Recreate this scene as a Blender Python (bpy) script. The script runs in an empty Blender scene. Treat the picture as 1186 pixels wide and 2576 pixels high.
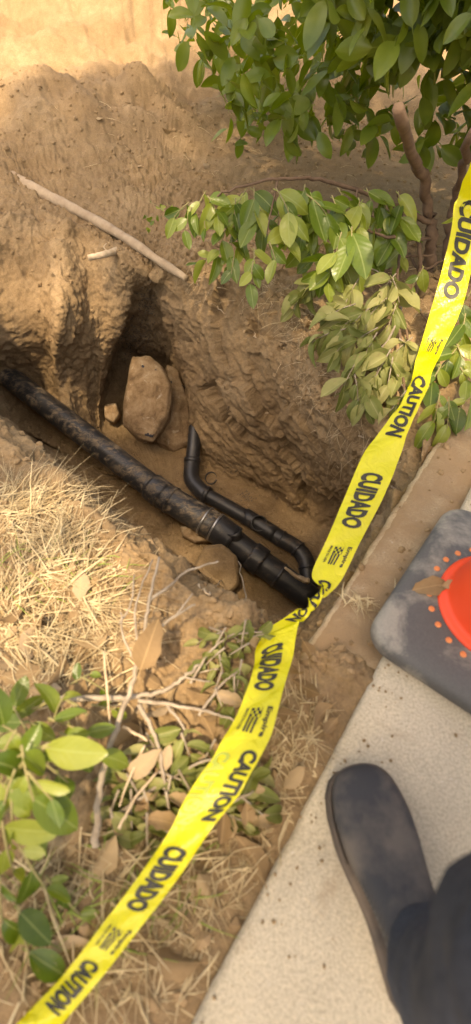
import bpy, bmesh, math, random
import numpy as np
from mathutils import Vector, Matrix
from mathutils.bvhtree import BVHTree

random.seed(7)
rng = np.random.default_rng(11)
S = bpy.context.scene
COL = S.collection

# ------------------------------------------------------------------ camera
H, PITCH, F, CX, CY = 0.9, math.radians(52), 1188.0, 593.0, 1288.0
SP, CP = math.sin(PITCH), math.cos(PITCH)
cam = bpy.data.cameras.new('camera')
cam.sensor_fit = 'HORIZONTAL'; cam.sensor_width = 36.0; cam.lens = 36.0 * F / 1186.0
cam.clip_start = 0.02; cam.clip_end = 300
cam.dof.use_dof = True; cam.dof.focus_distance = 1.75; cam.dof.aperture_fstop = 4.8
camo = bpy.data.objects.new('camera', cam); COL.objects.link(camo)
camo.location = (0, 0, H); camo.rotation_euler = (math.pi / 2 - PITCH, 0, 0)
S.camera = camo

# ------------------------------------------------------------------ light
TOSUN = Vector((-0.12, -0.36, 0.92)).normalized()
w = bpy.data.worlds.new('World'); S.world = w; w.use_nodes = True
nt = w.node_tree
sky = nt.nodes.new('ShaderNodeTexSky'); sky.sky_type = 'NISHITA'; sky.sun_disc = False
sky.sun_elevation = math.asin(TOSUN.z); sky.sun_rotation = math.atan2(TOSUN.x, TOSUN.y)
sky.air_density = 1.0; sky.dust_density = 4.0; sky.ozone_density = 1.0
bg = nt.nodes['Background']; bg.inputs['Strength'].default_value = 0.15
nt.links.new(sky.outputs[0], bg.inputs['Color'])
sun = bpy.data.lights.new('sun', 'SUN'); sun.energy = 2.5; sun.angle = math.radians(2.0); sun.color = (1.0, 0.93, 0.82)
suno = bpy.data.objects.new('sun', sun); COL.objects.link(suno)
suno.rotation_euler = TOSUN.to_track_quat('Z', 'Y').to_euler(); suno.location = TOSUN * 12
vs = S.view_settings
vs.view_transform = 'Standard'; vs.look = 'None'; vs.gamma = 1.0; vs.use_curve_mapping = False
vs.exposure = 1.85
vs.use_white_balance = True; vs.white_balance_temperature = 9000; vs.white_balance_tint = 13
S.render.engine = 'CYCLES'; S.cycles.max_bounces = 8; S.cycles.diffuse_bounces = 2
S.cycles.transparent_max_bounces = 8; S.cycles.use_denoising = True

# ------------------------------------------------------------------ helpers
def ray(px, py):
    u, v = (px - CX) / F, (CY - py) / F
    return np.array([u, SP * v + CP, CP * v - SP])

def at(px, py, z):                       # the point at height z seen at that place of the photograph
    if z < 0: z = z * (1 + .34 * min(1.0, -z / .5))      # depths below ground level
    d = ray(px, py); t = (z - H) / d[2]
    return np.array([0, 0, H]) + d * t

def proj(p):
    p = np.asarray(p, float); x, y, z = p[..., 0], p[..., 1], p[..., 2] - H
    dep = y * CP - z * SP
    return CX + F * x / dep, CY - F * (y * SP + z * CP) / dep

def hash3(ix, iy, iz):
    n = (ix.astype(np.int64) * 374761393 + iy.astype(np.int64) * 668265263 + iz.astype(np.int64) * 1440662683) & 0xffffffff
    n = ((n ^ (n >> 13)) * 1274126177) & 0xffffffff
    n = ((n ^ (n >> 16)) * 2246822519) & 0xffffffff
    return ((n ^ (n >> 15)) & 0xffffff) / float(0xffffff)

def vnoise(p):
    i = np.floor(p).astype(np.int64); f = p - i; f = f * f * f * (f * (f * 6 - 15) + 10)
    out = 0
    for a in (0, 1):
        for b in (0, 1):
            for c in (0, 1):
                wgt = (f[:, 0] if a else 1 - f[:, 0]) * (f[:, 1] if b else 1 - f[:, 1]) * (f[:, 2] if c else 1 - f[:, 2])
                out = out + wgt * hash3(i[:, 0] + a, i[:, 1] + b, i[:, 2] + c)
    return out * 2 - 1

def fbm(p, octv=4, gain=0.5, lac=2.03):
    o, amp, tot = 0, 1.0, 0
    for k in range(octv):
        o = o + amp * vnoise(p + 17.3 * k); tot += amp; amp *= gain; p = p * lac
    return o / tot

def ridged(p, octv=4):
    o, amp, tot = 0, 1.0, 0
    for k in range(octv):
        o = o + amp * (1 - 2.2 * np.abs(vnoise(p + 31.7 * k))); tot += amp; amp *= 0.5; p = p * 2.1
    return o / tot

def facets(p, seed=0.0):
    """broken lumps: per cell a random height and tilt; also the distance to the crack between cells"""
    p = p + seed * 13.7; i0 = np.floor(p).astype(np.int64); n = len(p)
    d1 = np.full(n, 9.0); d2 = np.full(n, 9.0); h = np.zeros(n)
    for a in (-1, 0, 1):
        for b in (-1, 0, 1):
            for c in (-1, 0, 1):
                ci = i0 + np.array([a, b, c]); q = ci[:, 0], ci[:, 1], ci[:, 2]
                r = [hash3(q[0] + k * 101, q[1] - k * 57, q[2] + k * 31) for k in range(3)]
                off = p - (ci + np.stack(r, 1)); dd = (off ** 2).sum(1)
                g = r[1] * 2 - 1 + 1.1 * ((r[0] - .5) * off[:, 0] + (r[2] - .5) * off[:, 1] + (r[1] - .5) * off[:, 2])
                m = dd < d1
                d2 = np.where(m, d1, np.minimum(d2, dd)); h = np.where(m, g, h); d1 = np.where(m, dd, d1)
    return h, np.sqrt(d2) - np.sqrt(d1)

def mesh_np(name, V, Fq, smooth=True):
    me = bpy.data.meshes.new(name)
    V = np.asarray(V, np.float32); Fq = np.asarray(Fq, np.int32); k = Fq.shape[1]
    me.vertices.add(len(V)); me.vertices.foreach_set('co', V.ravel())
    me.loops.add(Fq.size); me.loops.foreach_set('vertex_index', Fq.ravel())
    me.polygons.add(len(Fq)); me.polygons.foreach_set('loop_start', np.arange(0, Fq.size, k, dtype=np.int32))
    me.update(calc_edges=True); me.validate()
    me.polygons.foreach_set('use_smooth', np.full(len(me.polygons), smooth))
    return me

def tag(o, label=None, cat=None, group=None, kind=None):
    if label: o['label'] = label
    if cat: o['category'] = cat
    if group: o['group'] = group
    if kind: o['kind'] = kind
    return o

def obj(name, me, mat=None, parent=None):
    o = bpy.data.objects.new(name, me); COL.objects.link(o)
    if mat is not None and me is not None and len(me.materials) == 0: me.materials.append(mat)
    if parent is not None:
        o.parent = parent; o.matrix_parent_inverse = parent.matrix_basis.inverted()
    return o

def empty(name, loc, label, cat, group=None):
    o = bpy.data.objects.new(name, None); COL.objects.link(o); o.location = loc; o.empty_display_size = 0.05
    return tag(o, label, cat, group)

class MB:                                # mesh collector (quads and triangles)
    def __init__(s): s.v, s.f = [], []
    def add(s, V, Fs):
        b = len(s.v); s.v.extend([tuple(map(float, q)) for q in V]); s.f.extend([tuple(i + b for i in q) for q in Fs])
    def mesh(s, name, smooth=True):
        me = bpy.data.meshes.new(name); me.from_pydata(s.v, [], s.f); me.update()
        me.polygons.foreach_set('use_smooth', [smooth] * len(me.polygons)); return me
    def build(s, name, mat, parent=None, smooth=True): return obj(name, s.mesh(name, smooth), mat, parent)

def smooth_path(P, n=8):
    P = [np.asarray(p, float) for p in P]
    if len(P) < 3: return [P[0] + (P[-1] - P[0]) * k / n for k in range(n + 1)]
    Q = [2 * P[0] - P[1]] + P + [2 * P[-1] - P[-2]]; out = []
    for i in range(1, len(Q) - 2):
        a, b, c, d = Q[i - 1:i + 3]
        for k in range(n):
            t = k / n
            out.append(0.5 * (2 * b + (c - a) * t + (2 * a - 5 * b + 4 * c - d) * t * t + (3 * b - a - 3 * c + d) * t ** 3))
    out.append(P[-1]); return out

def tube(mb, path, rad, n=8, caps=True, rough=0.0):
    path = [np.asarray(p, float) for p in path]; m = len(path)
    R = [rad(k / (m - 1)) if callable(rad) else rad for k in range(m)]
    T = [path[min(k + 1, m - 1)] - path[max(k - 1, 0)] for k in range(m)]
    T = [t / (np.linalg.norm(t) + 1e-9) for t in T]
    up = np.array([0.0, 0, 1]) if abs(T[0][2]) < 0.9 else np.array([1.0, 0, 0])
    V = []
    for k in range(m):
        up = up - T[k] * up.dot(T[k]); up /= np.linalg.norm(up) + 1e-9; sd = np.cross(T[k], up)
        for j in range(n):
            a = 2 * math.pi * j / n; r = R[k] * (1 + rough * random.uniform(-1, 1))
            V.append(path[k] + (up * math.cos(a) + sd * math.sin(a)) * r)
    Fs = [(k * n + j, k * n + (j + 1) % n, (k + 1) * n + (j + 1) % n, (k + 1) * n + j) for k in range(m - 1) for j in range(n)]
    if caps: Fs += [tuple(range(n - 1, -1, -1)), tuple(range((m - 1) * n, m * n))]
    mb.add(V, Fs)

def hollow(mb, path, ro, ri, n=28):      # open pipe end: outer wall, lip, inner wall
    path = [np.asarray(p, float) for p in path]; m = len(path)
    b0 = len(mb.v); tube(mb, path, ro, n, False); b1 = len(mb.v); tube(mb, path, ri, n, False)
    fo = mb.f
    fo[-(m - 1) * n:] = [f[::-1] for f in fo[-(m - 1) * n:]]
    for e in (0, m - 1):
        for j in range(n):
            q = (b0 + e * n + j, b0 + e * n + (j + 1) % n, b1 + e * n + (j + 1) % n, b1 + e * n + j)
            fo.append(q if e else q[::-1])

def inpoly(px, py, poly):
    c = False; j = len(poly) - 1
    for i in range(len(poly)):
        xi, yi = poly[i]; xj, yj = poly[j]
        if (yi > py) != (yj > py) and px < (xj - xi) * (py - yi) / (yj - yi) + xi: c = not c
        j = i
    return c

# ------------------------------------------------------------------ materials
def mat(name):
    m = bpy.data.materials.new(name); m.use_nodes = True; t = m.node_tree
    return m, t, t.nodes['Principled BSDF'], t.nodes['Material Output']

def N(t, typ, **k):
    n = t.nodes.new(typ)
    for a, b in k.items(): setattr(n, a, b)
    return n

def noise(t, co, scale, detail=4, rough=0.55, dist=0.0):
    n = N(t, 'ShaderNodeTexNoise'); n.inputs['Scale'].default_value = scale; n.inputs['Detail'].default_value = detail
    n.inputs['Roughness'].default_value = rough; n.inputs['Distortion'].default_value = dist
    t.links.new(co, n.inputs['Vector']); return n.outputs['Fac']

def ramp(t, fac, stops):
    r = N(t, 'ShaderNodeValToRGB'); e = r.color_ramp.elements
    while len(e) < len(stops): e.new(0.5)
    for q, (p, c) in zip(e, stops): q.position = p; q.color = (*c, 1) if len(c) == 3 else c
    t.links.new(fac, r.inputs[0]); return r.outputs[0]

def mix(t, fac, a, b, mode='MIX'):
    n = N(t, 'ShaderNodeMix', data_type='RGBA', blend_type=mode)
    for s, v in ((0, fac), (6, a), (7, b)):
        if isinstance(v, bpy.types.NodeSocket): t.links.new(v, n.inputs[s])
        else: n.inputs[s].default_value = v if s == 0 else (*v, 1)
    return n.outputs[2]

def mathn(t, op, a, b):
    n = N(t, 'ShaderNodeMath', operation=op)
    for s, v in ((0, a), (1, b)):
        if isinstance(v, bpy.types.NodeSocket): t.links.new(v, n.inputs[s])
        else: n.inputs[s].default_value = v
    return n.outputs[0]

def bump(t, bs, h, strength, dist, prev=None):
    b = N(t, 'ShaderNodeBump'); b.inputs['Strength'].default_value = strength; b.inputs['Distance'].default_value = dist
    t.links.new(h, b.inputs['Height'])
    if prev is not None: t.links.new(prev, b.inputs['Normal'])
    t.links.new(b.outputs[0], bs.inputs['Normal']); return b.outputs[0]

def coord(t, which='Object'): return N(t, 'ShaderNodeTexCoord').outputs[which]

def stretched(t, co, sc, rot=(0, 0, 0)):
    m = N(t, 'ShaderNodeMapping'); m.inputs['Scale'].default_value = sc; m.inputs['Rotation'].default_value = rot
    t.links.new(co, m.inputs['Vector']); return m.outputs[0]

def soil_material(name, a, b, c, grit=1.0):
    m, t, bs, _ = mat(name); co = coord(t)
    big = noise(t, co, 3.2, 5, 0.6, 0.3); mid = noise(t, co, 19, 6, 0.62); fine = noise(t, co, 160, 4, 0.6)
    col = ramp(t, big, [(0.28, a), (0.5, b), (0.72, c)])
    col = mix(t, mathn(t, 'MULTIPLY', ramp(t, mid, [(0.40, (0, 0, 0)), (0.72, (1, 1, 1))]), 0.6), col, (a[0] * .85, a[1] * .82, a[2] * .8))
    m2 = mix(t, 0.5, col, ramp(t, fine, [(0.3, (0.5, 0.48, 0.45)), (0.55, (0.95, 0.94, 0.92)), (0.78, (1.35, 1.3, 1.2))]), 'MULTIPLY')
    vor = N(t, 'ShaderNodeTexVoronoi'); vor.inputs['Scale'].default_value = 75; t.links.new(co, vor.inputs['Vector'])
    speck = ramp(t, vor.outputs['Distance'], [(0.0, (1, 1, 1)), (0.16, (0, 0, 0))])
    pick = ramp(t, noise(t, co, 41, 2), [(0.56, (0, 0, 0)), (0.66, (1, 1, 1))])
    m3 = mix(t, mathn(t, 'MULTIPLY', mathn(t, 'MULTIPLY', speck, pick), 0.6), m2, (0.36, 0.30, 0.22))
    t.links.new(m3, bs.inputs['Base Color']); bs.inputs['Roughness'].default_value = 0.95
    bs.inputs['Specular IOR Level'].default_value = 0.15
    n1 = bump(t, bs, mid, 0.5 * grit, 0.014)
    n2 = bump(t, bs, noise(t, co, 62, 6, 0.7), 0.7 * grit, 0.007, n1)
    bump(t, bs, fine, 0.6 * grit, 0.002, n2)
    return m

M = {}
M['soil'] = soil_material('soil', (0.215, 0.142, 0.074), (0.262, 0.178, 0.097), (0.325, 0.23, 0.131))

def rock_material():
    m, t, bs, _ = mat('rock'); co = coord(t)
    col = ramp(t, noise(t, co, 12, 8, 0.7, 0.4), [(0.34, (0.12, 0.076, 0.041)), (0.5, (0.25, 0.165, 0.092)), (0.68, (0.36, 0.265, 0.165))])
    pale = ramp(t, noise(t, co, 26, 6, 0.7, 0.6), [(0.58, (0, 0, 0)), (0.70, (1, 1, 1))])
    col = mix(t, mathn(t, 'MULTIPLY', pale, 0.55), col, (0.50, 0.44, 0.34))
    chip = ramp(t, noise(t, co, 14, 3, 0.5, 0.2), [(0.675, (0, 0, 0)), (0.69, (1, 1, 1))])
    col = mix(t, chip, col, (0.045, 0.045, 0.055))
    t.links.new(col, bs.inputs['Base Color']); bs.inputs['Roughness'].default_value = 0.95; bs.inputs['Specular IOR Level'].default_value = 0.1
    n1 = bump(t, bs, noise(t, co, 26, 8, 0.7), 0.8, 0.012); bump(t, bs, noise(t, co, 150, 5, .7), 0.6, 0.004, n1)
    return m
M['rock'] = rock_material()

def concrete_material(name, a, b, dirt, amount):
    m, t, bs, _ = mat(name); co = coord(t)
    col = ramp(t, noise(t, co, 7, 6, 0.6), [(0.3, a), (0.7, b)])
    grain = noise(t, co, 210, 4, 0.7)
    col = mix(t, 0.5, col, ramp(t, grain, [(0.32, (0.42, 0.39, 0.35)), (0.55, (1, 1, 1)), (0.72, (1.4, 1.33, 1.2))]), 'MULTIPLY')
    sp = ramp(t, noise(t, co, 95, 2), [(0.68, (0, 0, 0)), (0.74, (1, 1, 1))])
    col = mix(t, mathn(t, 'MULTIPLY', sp, 0.45), col, (0.62, 0.56, 0.46))
    dm = ramp(t, noise(t, co, 11, 6, 0.62, 0.5), [(0.62 - amount, (0, 0, 0)), (0.82 - amount, (1, 1, 1))])
    col = mix(t, dm, col, dirt)
    t.links.new(col, bs.inputs['Base Color']); bs.inputs['Roughness'].default_value = 0.9
    n1 = bump(t, bs, noise(t, co, 40, 8, 0.7), 0.25 + 1.2 * amount, 0.004 + .012 * amount); bump(t, bs, grain, 0.8, 0.003, n1)
    return m
M['slab'] = concrete_material('slab_concrete', (0.47, 0.40, 0.285), (0.57, 0.49, 0.355), (0.35, 0.26, 0.165), 0.03)
M['kerb'] = concrete_material('kerb_concrete', (0.33, 0.235, 0.14), (0.40, 0.30, 0.185), (0.28, 0.185, 0.10), 0.30)
M['worn_edge'] = concrete_material('worn_concrete_edge', (0.42, 0.32, 0.20), (0.54, 0.44, 0.29), (0.30, 0.20, 0.115), 0.17)

def plastic_material(name, mud, lo, hi):
    m, t, bs, _ = mat(name); co = coord(t)
    sm = mathn(t, 'MULTIPLY', ramp(t, noise(t, co, 9, 5, 0.6, 0.5), [(0.40, (0.42,) * 3), (0.58, (1, 1, 1))]), ramp(t, noise(t, stretched(t, co, (1, 1.8, 1), (0, 0, .7)), 22, 9, 0.74, 0.35), [(lo, (0, 0, 0)), (lo + .16, (1, 1, 1))]))
    sc = ramp(t, noise(t, stretched(t, co, (30, 30, 130), (0.4, 0.7, 0.3)), 2.2, 4, 0.6, 0.4), [(0.66, (0, 0, 0)), (0.70, (1, 1, 1))])
    msk = mathn(t, 'MAXIMUM', mathn(t, 'MULTIPLY', sm, 0.85), mathn(t, 'MULTIPLY', sc, 0.55))
    col = mix(t, msk, (0.022, 0.021, 0.021), mud)
    t.links.new(col, bs.inputs['Base Color'])
    r = ramp(t, msk, [(0, (0.40,) * 3), (0.5, (0.9,) * 3)]); t.links.new(r, bs.inputs['Roughness'])
    bump(t, bs, msk, 0.3, 0.001)
    return m
M['black_plastic'] = plastic_material('black_plastic', (0.33, 0.24, 0.145), 0.47, 0.62)
M['clean_black'] = plastic_material('clean_black_plastic', (0.19, 0.135, 0.085), 0.54, 0.78)

def leaf_material(name, cols, trans, rough, midrib, spots=None, gloss=0.5):
    m, t, bs, out = mat(name); co = coord(t); oi = N(t, 'ShaderNodeObjectInfo').outputs['Random']
    nn = noise(t, coord(t, 'Object'), 2.1, 4, 0.6)
    rnd = mathn(t, 'ADD', mathn(t, 'MULTIPLY', oi, 0.7), mathn(t, 'MULTIPLY', nn, 0.35))
    col = ramp(t, rnd, [(0.12 + 0.76 * k / (len(cols) - 1), c) for k, c in enumerate(cols)])
    if spots:
        sp = ramp(t, noise(t, co, 3.0, 5, 0.7), [(0.60, (0, 0, 0)), (0.70, (1, 1, 1))])
        col = mix(t, mathn(t, 'MULTIPLY', sp, 0.65), col, spots)
    sx = N(t, 'ShaderNodeSeparateXYZ'); t.links.new(co, sx.inputs[0])
    ax = mathn(t, 'ABSOLUTE', sx.outputs[0], 0.0)
    rib = ramp(t, ax, [(0.0, (1, 1, 1)), (0.022, (0, 0, 0))])
    vy = mathn(t, 'ADD', mathn(t, 'MULTIPLY', sx.outputs[1], 46.0), mathn(t, 'MULTIPLY', ax, -42.0))
    vein = mathn(t, 'SINE', vy, 0.0)
    col = mix(t, mathn(t, 'MULTIPLY', rib, 0.55), col, midrib)
    t.links.new(col, bs.inputs['Base Color']); bs.inputs['Roughness'].default_value = rough
    bs.inputs['Specular IOR Level'].default_value = gloss
    bump(t, bs, vein, 0.05, 0.01)
    tr = N(t, 'ShaderNodeBsdfTranslucent'); hs = N(t, 'ShaderNodeHueSaturation')
    hs.inputs['Saturation'].default_value = 1.15; hs.inputs['Value'].default_value = 1.5; hs.inputs['Hue'].default_value = 0.49
    t.links.new(col, hs.inputs['Color']); t.links.new(hs.outputs[0], tr.inputs['Color'])
    mx = N(t, 'ShaderNodeMixShader'); mx.inputs[0].default_value = trans
    t.links.new(bs.outputs[0], mx.inputs[1]); t.links.new(tr.outputs[0], mx.inputs[2]); t.links.new(mx.outputs[0], out.inputs['Surface'])
    return m
M['leaf'] = leaf_material('fresh_leaf', [(0.055, 0.095, 0.014), (0.095, 0.150, 0.020), (0.165, 0.215, 0.032), (0.27, 0.30, 0.06)], 0.40, 0.33, (0.33, 0.38, 0.13), (0.22, 0.20, 0.06))
M['wilted'] = leaf_material('wilted_leaf', [(0.095, 0.115, 0.026), (0.145, 0.165, 0.042), (0.20, 0.21, 0.066), (0.28, 0.265, 0.10)], 0.28, 0.55, (0.36, 0.34, 0.16), (0.24, 0.17, 0.08), 0.3)
M['dry_leaf'] = leaf_material('dry_leaf', [(0.17, 0.108, 0.053), (0.26, 0.172, 0.088), (0.36, 0.26, 0.145), (0.33, 0.245, 0.155)], 0.18, 0.8, (0.42, 0.29, 0.15), (0.15, 0.085, 0.04), 0.15)

def plain_material(name, a, b, sc=12, rough=0.8, bs_amt=0.4, dist=0.003, st=None, spec=0.3):
    m, t, bs, _ = mat(name); co = coord(t)
    if st: co = stretched(t, co, st)
    nn = noise(t, co, sc, 6, 0.62)
    t.links.new(ramp(t, nn, [(0.3, a), (0.7, b)]), bs.inputs['Base Color'])
    bs.inputs['Roughness'].default_value = rough; bs.inputs['Specular IOR Level'].default_value = spec
    bump(t, bs, noise(t, co, sc * 4, 5, 0.6), bs_amt, dist)
    return m
M['clod'] = plain_material('clod_soil', (0.20, 0.132, 0.07), (0.32, 0.22, 0.122), 30, 0.95, 0.2, 0.001, None, 0.1)
M['gravel'] = plain_material('damp_gravel', (0.06, 0.048, 0.035), (0.17, 0.125, 0.08), 60, 0.8, 0.2, 0.001, None, 0.3)
M['bark'] = plain_material('grey_bark', (0.17, 0.13, 0.09), (0.36, 0.30, 0.225), 35, 0.9)
M['dark_bark'] = plain_material('dark_bark', (0.085, 0.05, 0.032), (0.17, 0.11, 0.07), 22, 0.9)
M['root'] = plain_material('root', (0.34, 0.24, 0.145), (0.55, 0.43, 0.29), 40, 0.9)
M['pole'] = plain_material('pole_bark', (0.26, 0.18, 0.11), (0.40, 0.30, 0.195), 24, 0.85, 0.5, 0.004)
M['stem'] = plain_material('green_stem', (0.16, 0.15, 0.06), (0.27, 0.22, 0.10), 30, 0.7)
M['straw'] = plain_material('straw', (0.28, 0.19, 0.09), (0.66, 0.54, 0.33), 26, 0.75, 0.1)
M['fine_root'] = plain_material('fine_root', (0.34, 0.245, 0.14), (0.55, 0.43, 0.27), 9, 0.85, 0.1)
M['green_blade'] = plain_material('green_blade', (0.15, 0.21, 0.035), (0.27, 0.33, 0.07), 9, 0.6, 0.1)
M['steel'] = plain_material('clamp_steel', (0.35, 0.34, 0.33), (0.55, 0.54, 0.52), 40, 0.35, 0.1)
M['steel'].node_tree.nodes['Principled BSDF'].inputs['Metallic'].default_value = 0.9
M['trouser'] = plain_material('dark_denim', (0.02, 0.023, 0.03), (0.04, 0.045, 0.055), 160, 0.9, 0.4, 0.001)
M['sole'] = plain_material('dusty_sole', (0.05, 0.042, 0.036), (0.14, 0.105, 0.075), 18, 0.85, 0.3, 0.002)
M['ghost_ink'] = plain_material('faint_print', (0.30, 0.36, 0.05), (0.38, 0.42, 0.07), 25, 0.5, 0.05, 0.0005)
M['ink'] = plain_material('black_ink', (0.020, 0.019, 0.014), (0.045, 0.042, 0.028), 25, 0.5, 0.05, 0.0005)

def tape_material():
    m, t, bs, out = mat('yellow_film'); co = coord(t)
    nn = noise(t, co, 6, 4, 0.5)
    t.links.new(ramp(t, nn, [(0.3, (0.74, 0.70, 0.018)), (0.7, (0.82, 0.78, 0.05))]), bs.inputs['Base Color'])
    bs.inputs['Roughness'].default_value = 0.27; bs.inputs['Specular IOR Level'].default_value = 0.6
    wr = noise(t, stretched(t, co, (1, 1, 1), (0.3, 0.2, 0.9)), 28, 4, 0.55, 1.2)
    b1 = bump(t, bs, wr, 0.6, 0.010); bump(t, bs, noise(t, stretched(t, co, (2.5, .5, 1), (0, 0, -.5)), 60, 3, 0.5, .5), 0.3, 0.003, b1)
    tr = N(t, 'ShaderNodeBsdfTranslucent'); tr.inputs['Color'].default_value = (0.80, 0.72, 0.02, 1)
    mx = N(t, 'ShaderNodeMixShader'); mx.inputs[0].default_value = 0.38
    t.links.new(bs.outputs[0], mx.inputs[1]); t.links.new(tr.outputs[0], mx.inputs[2]); t.links.new(mx.outputs[0], out.inputs['Surface'])
    return m
M['tape'] = tape_material()

def rubber_material():
    m, t, bs, _ = mat('grey_rubber'); co = coord(t)
    d = ramp(t, noise(t, co, 7, 6, 0.65, 0.3), [(0.46, (0, 0, 0)), (0.60, (1, 1, 1))])
    col = mix(t, d, (0.09, 0.086, 0.08), (0.27, 0.245, 0.20))
    col = mix(t, 0.35, col, ramp(t, noise(t, co, 220, 3), [(0.3, (0.6, 0.6, 0.6)), (0.7, (1.1, 1.1, 1.1))]), 'MULTIPLY')
    t.links.new(col, bs.inputs['Base Color']); bs.inputs['Roughness'].default_value = 0.62
    bump(t, bs, noise(t, co, 300, 3), 0.25, 0.001); return m
M['rubber'] = rubber_material()

def cone_material():
    m, t, bs, _ = mat('cone_plastic'); co = coord(t)
    t.links.new(ramp(t, noise(t, co, 8, 5), [(0.3, (0.80, 0.055, 0.012)), (0.75, (0.86, 0.085, 0.03))]), bs.inputs['Base Color'])
    bs.inputs['Roughness'].default_value = 0.5; return m
M['cone'] = cone_material()
M['cone_plug'] = plain_material('dusty_orange', (0.62, 0.17, 0.05), (0.72, 0.27, 0.11), 20, 0.7, 0.1)

def knit_material():
    m, t, bs, _ = mat('shoe_knit'); co = coord(t)
    wv = N(t, 'ShaderNodeTexWave'); wv.inputs['Scale'].default_value = 130; wv.inputs['Distortion'].default_value = 0.6
    wv.bands_direction = 'X'; t.links.new(co, wv.inputs['Vector'])
    col = ramp(t, wv.outputs['Fac'], [(0.2, (0.014, 0.014, 0.015)), (0.8, (0.045, 0.045, 0.047))])
    dust = ramp(t, noise(t, co, 14, 5, 0.6), [(0.42, (0, 0, 0)), (0.66, (1, 1, 1))])
    col = mix(t, mathn(t, 'MULTIPLY', dust, 0.6), col, (0.15, 0.12, 0.09))
    t.links.new(col, bs.inputs['Base Color']); bs.inputs['Roughness'].default_value = 0.8
    bump(t, bs, wv.outputs['Fac'], 0.3, 0.001); return m
M['knit'] = knit_material()

# ------------------------------------------------------------------ ground with the trench
EDGE_D = np.array([0.575, 0.818]); EDGE_D /= np.linalg.norm(EDGE_D)
EDGE_N = np.array([EDGE_D[1], -EDGE_D[0]])          # towards the paving
SLAB_P = at(960, 1660, 0)[:2]
def slab_dist(x, y): return (x - SLAB_P[0]) * EDGE_N[0] + (y - SLAB_P[1]) * EDGE_N[1]
def slab_along(x, y): return (x - SLAB_P[0]) * EDGE_D[0] + (y - SLAB_P[1]) * EDGE_D[1]
KERB_OFF = -0.137

# each station of the trench: floor edge, lower wall, upper wall, rim
ST = [
 ((95,1100,-.56),(2,978,-.46),(-38,860,-.22),(-80,640,.02)),
 ((200,1150,-.59),(130,965,-.43),(110,800,-.2),(70,545,.04)),
 ((232,1130,-.61),(150,960,-.40),(150,800,-.13),(150,562,.04)),
 ((250,1085,-.62),(235,965,-.47),(222,800,-.21),(222,600,-.01)),
 ((256,1070,-.62),(260,930,-.43),(292,830,-.27),(300,640,-.01)),
 ((285,930,-.60),(298,850,-.45),(325,765,-.22),(350,675,-.03)),
 ((345,905,-.60),(345,840,-.42),(370,745,-.22),(385,690,-.06)),
 ((430,935,-.62),(425,880,-.45),(398,745,-.2),(400,690,-.04)),
 ((470,1020,-.62),(462,930,-.42),(448,820,-.22),(440,690,-.03)),
 ((500,1125,-.64),(500,1010,-.42),(515,860,-.2),(500,705,-.02)),
 ((560,1185,-.65),(585,1090,-.45),(610,930,-.2),(600,740,-.02)),
 ((680,1240,-.67),(715,1150,-.48),(720,980,-.2),(700,790,-.02)),
 ((790,1305,-.70),(818,1215,-.48),(830,1060,-.2),(820,890,-.03)),
 ((830,1340,-.71),(880,1240,-.45),(900,1150,-.25),(890,1000,-.04)),
 ((845,1395,-.72),(935,1280,-.4),(985,1205,-.2),(1040,1110,-.05)),
 ((830,1450,-.73),(905,1380,-.4),(960,1330,-.2),(1002,1293,-.07)),
 ((800,1500,-.74),(850,1455,-.4),(880,1445,-.2),(903,1437,-.07)),
 ((765,1530,-.74),(800,1530,-.4),(815,1535,-.2),(828,1545,-.06)),
 ((710,1545,-.74),(722,1572,-.42),(738,1600,-.18),(757,1632,-.04)),
 ((640,1540,-.73),(645,1556,-.45),(652,1572,-.2),(660,1592,.0)),
 ((540,1475,-.70),(548,1495,-.45),(556,1512,-.2),(562,1530,.0)),
 ((440,1400,-.68),(450,1420,-.42),(460,1440,-.18),(470,1458,.015)),
 ((330,1325,-.66),(330,1336,-.42),(332,1350,-.18),(334,1364,.02)),
 ((250,1262,-.64),(247,1272,-.42),(243,1282,-.18),(240,1292,.02)),
 ((190,1202,-.60),(172,1200,-.40),(150,1196,-.18),(132,1192,.0)),
 ((140,1160,-.57),(110,1150,-.40),(75,1130,-.18),(42,1110,-.01)),
 ((95,1120,-.54),(55,1095,-.38),(10,1072,-.18),(-40,1048,-.01)),
 ((62,1090,-.56),(-14,1040,-.44),(-70,1000,-.2),(-130,920,.0)),
]
NS = len(ST)
C0 = at(430, 1265, -.675)
stp = []
for fl, w1, w2, rm in ST:
    p2, p3, p4, p5 = at(*fl), at(*w1), at(*w2), at(*rm)
    p1 = C0 * .5 + p2 * .5
    d = p5[:2] - C0[:2]; d = d / np.linalg.norm(d)
    def out(r): return np.array([p5[0] + d[0] * r, p5[1] + d[1] * r, 0.0])
    stp.append([C0, p1, p2, p3, p4, p5, out(.10), out(.35), out(.9), out(2.2), out(6), out(20), out(90)])
stp = np.array(stp)                                  # (NS, 13, 3)
NL = stp.shape[1]
PER = 38
LEV = [14, 40, 76, 76, 80, 34, 54, 50, 40, 20, 10, 8]
A = NS * PER
def cr(a, b, c, d, t): return 0.5 * (2 * b + (c - a) * t + (2 * a - 5 * b + 4 * c - d) * t * t + (3 * b - a - 3 * c + d) * t ** 3)
ring = []
for k in range(A):
    i, t = k // PER, (k % PER) / PER
    ring.append(cr(stp[(i - 1) % NS], stp[i], stp[(i + 1) % NS], stp[(i + 2) % NS], t))
ring = np.array(ring)                                # (A, NL, 3)
rows, lvl = [], []
for l in range(NL - 1):
    a, b, c, d = ring[:, max(l - 1, 0)], ring[:, l], ring[:, l + 1], ring[:, min(l + 2, NL - 1)]
    for k in range(LEV[l]):
        t = k / LEV[l]
        # keep the outer rings (of very uneven spacing) linear, the trench itself smooth
        rows.append(cr(a, b, c, d, t) if l < 6 else b + (c - b) * t); lvl.append(l + t)
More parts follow.
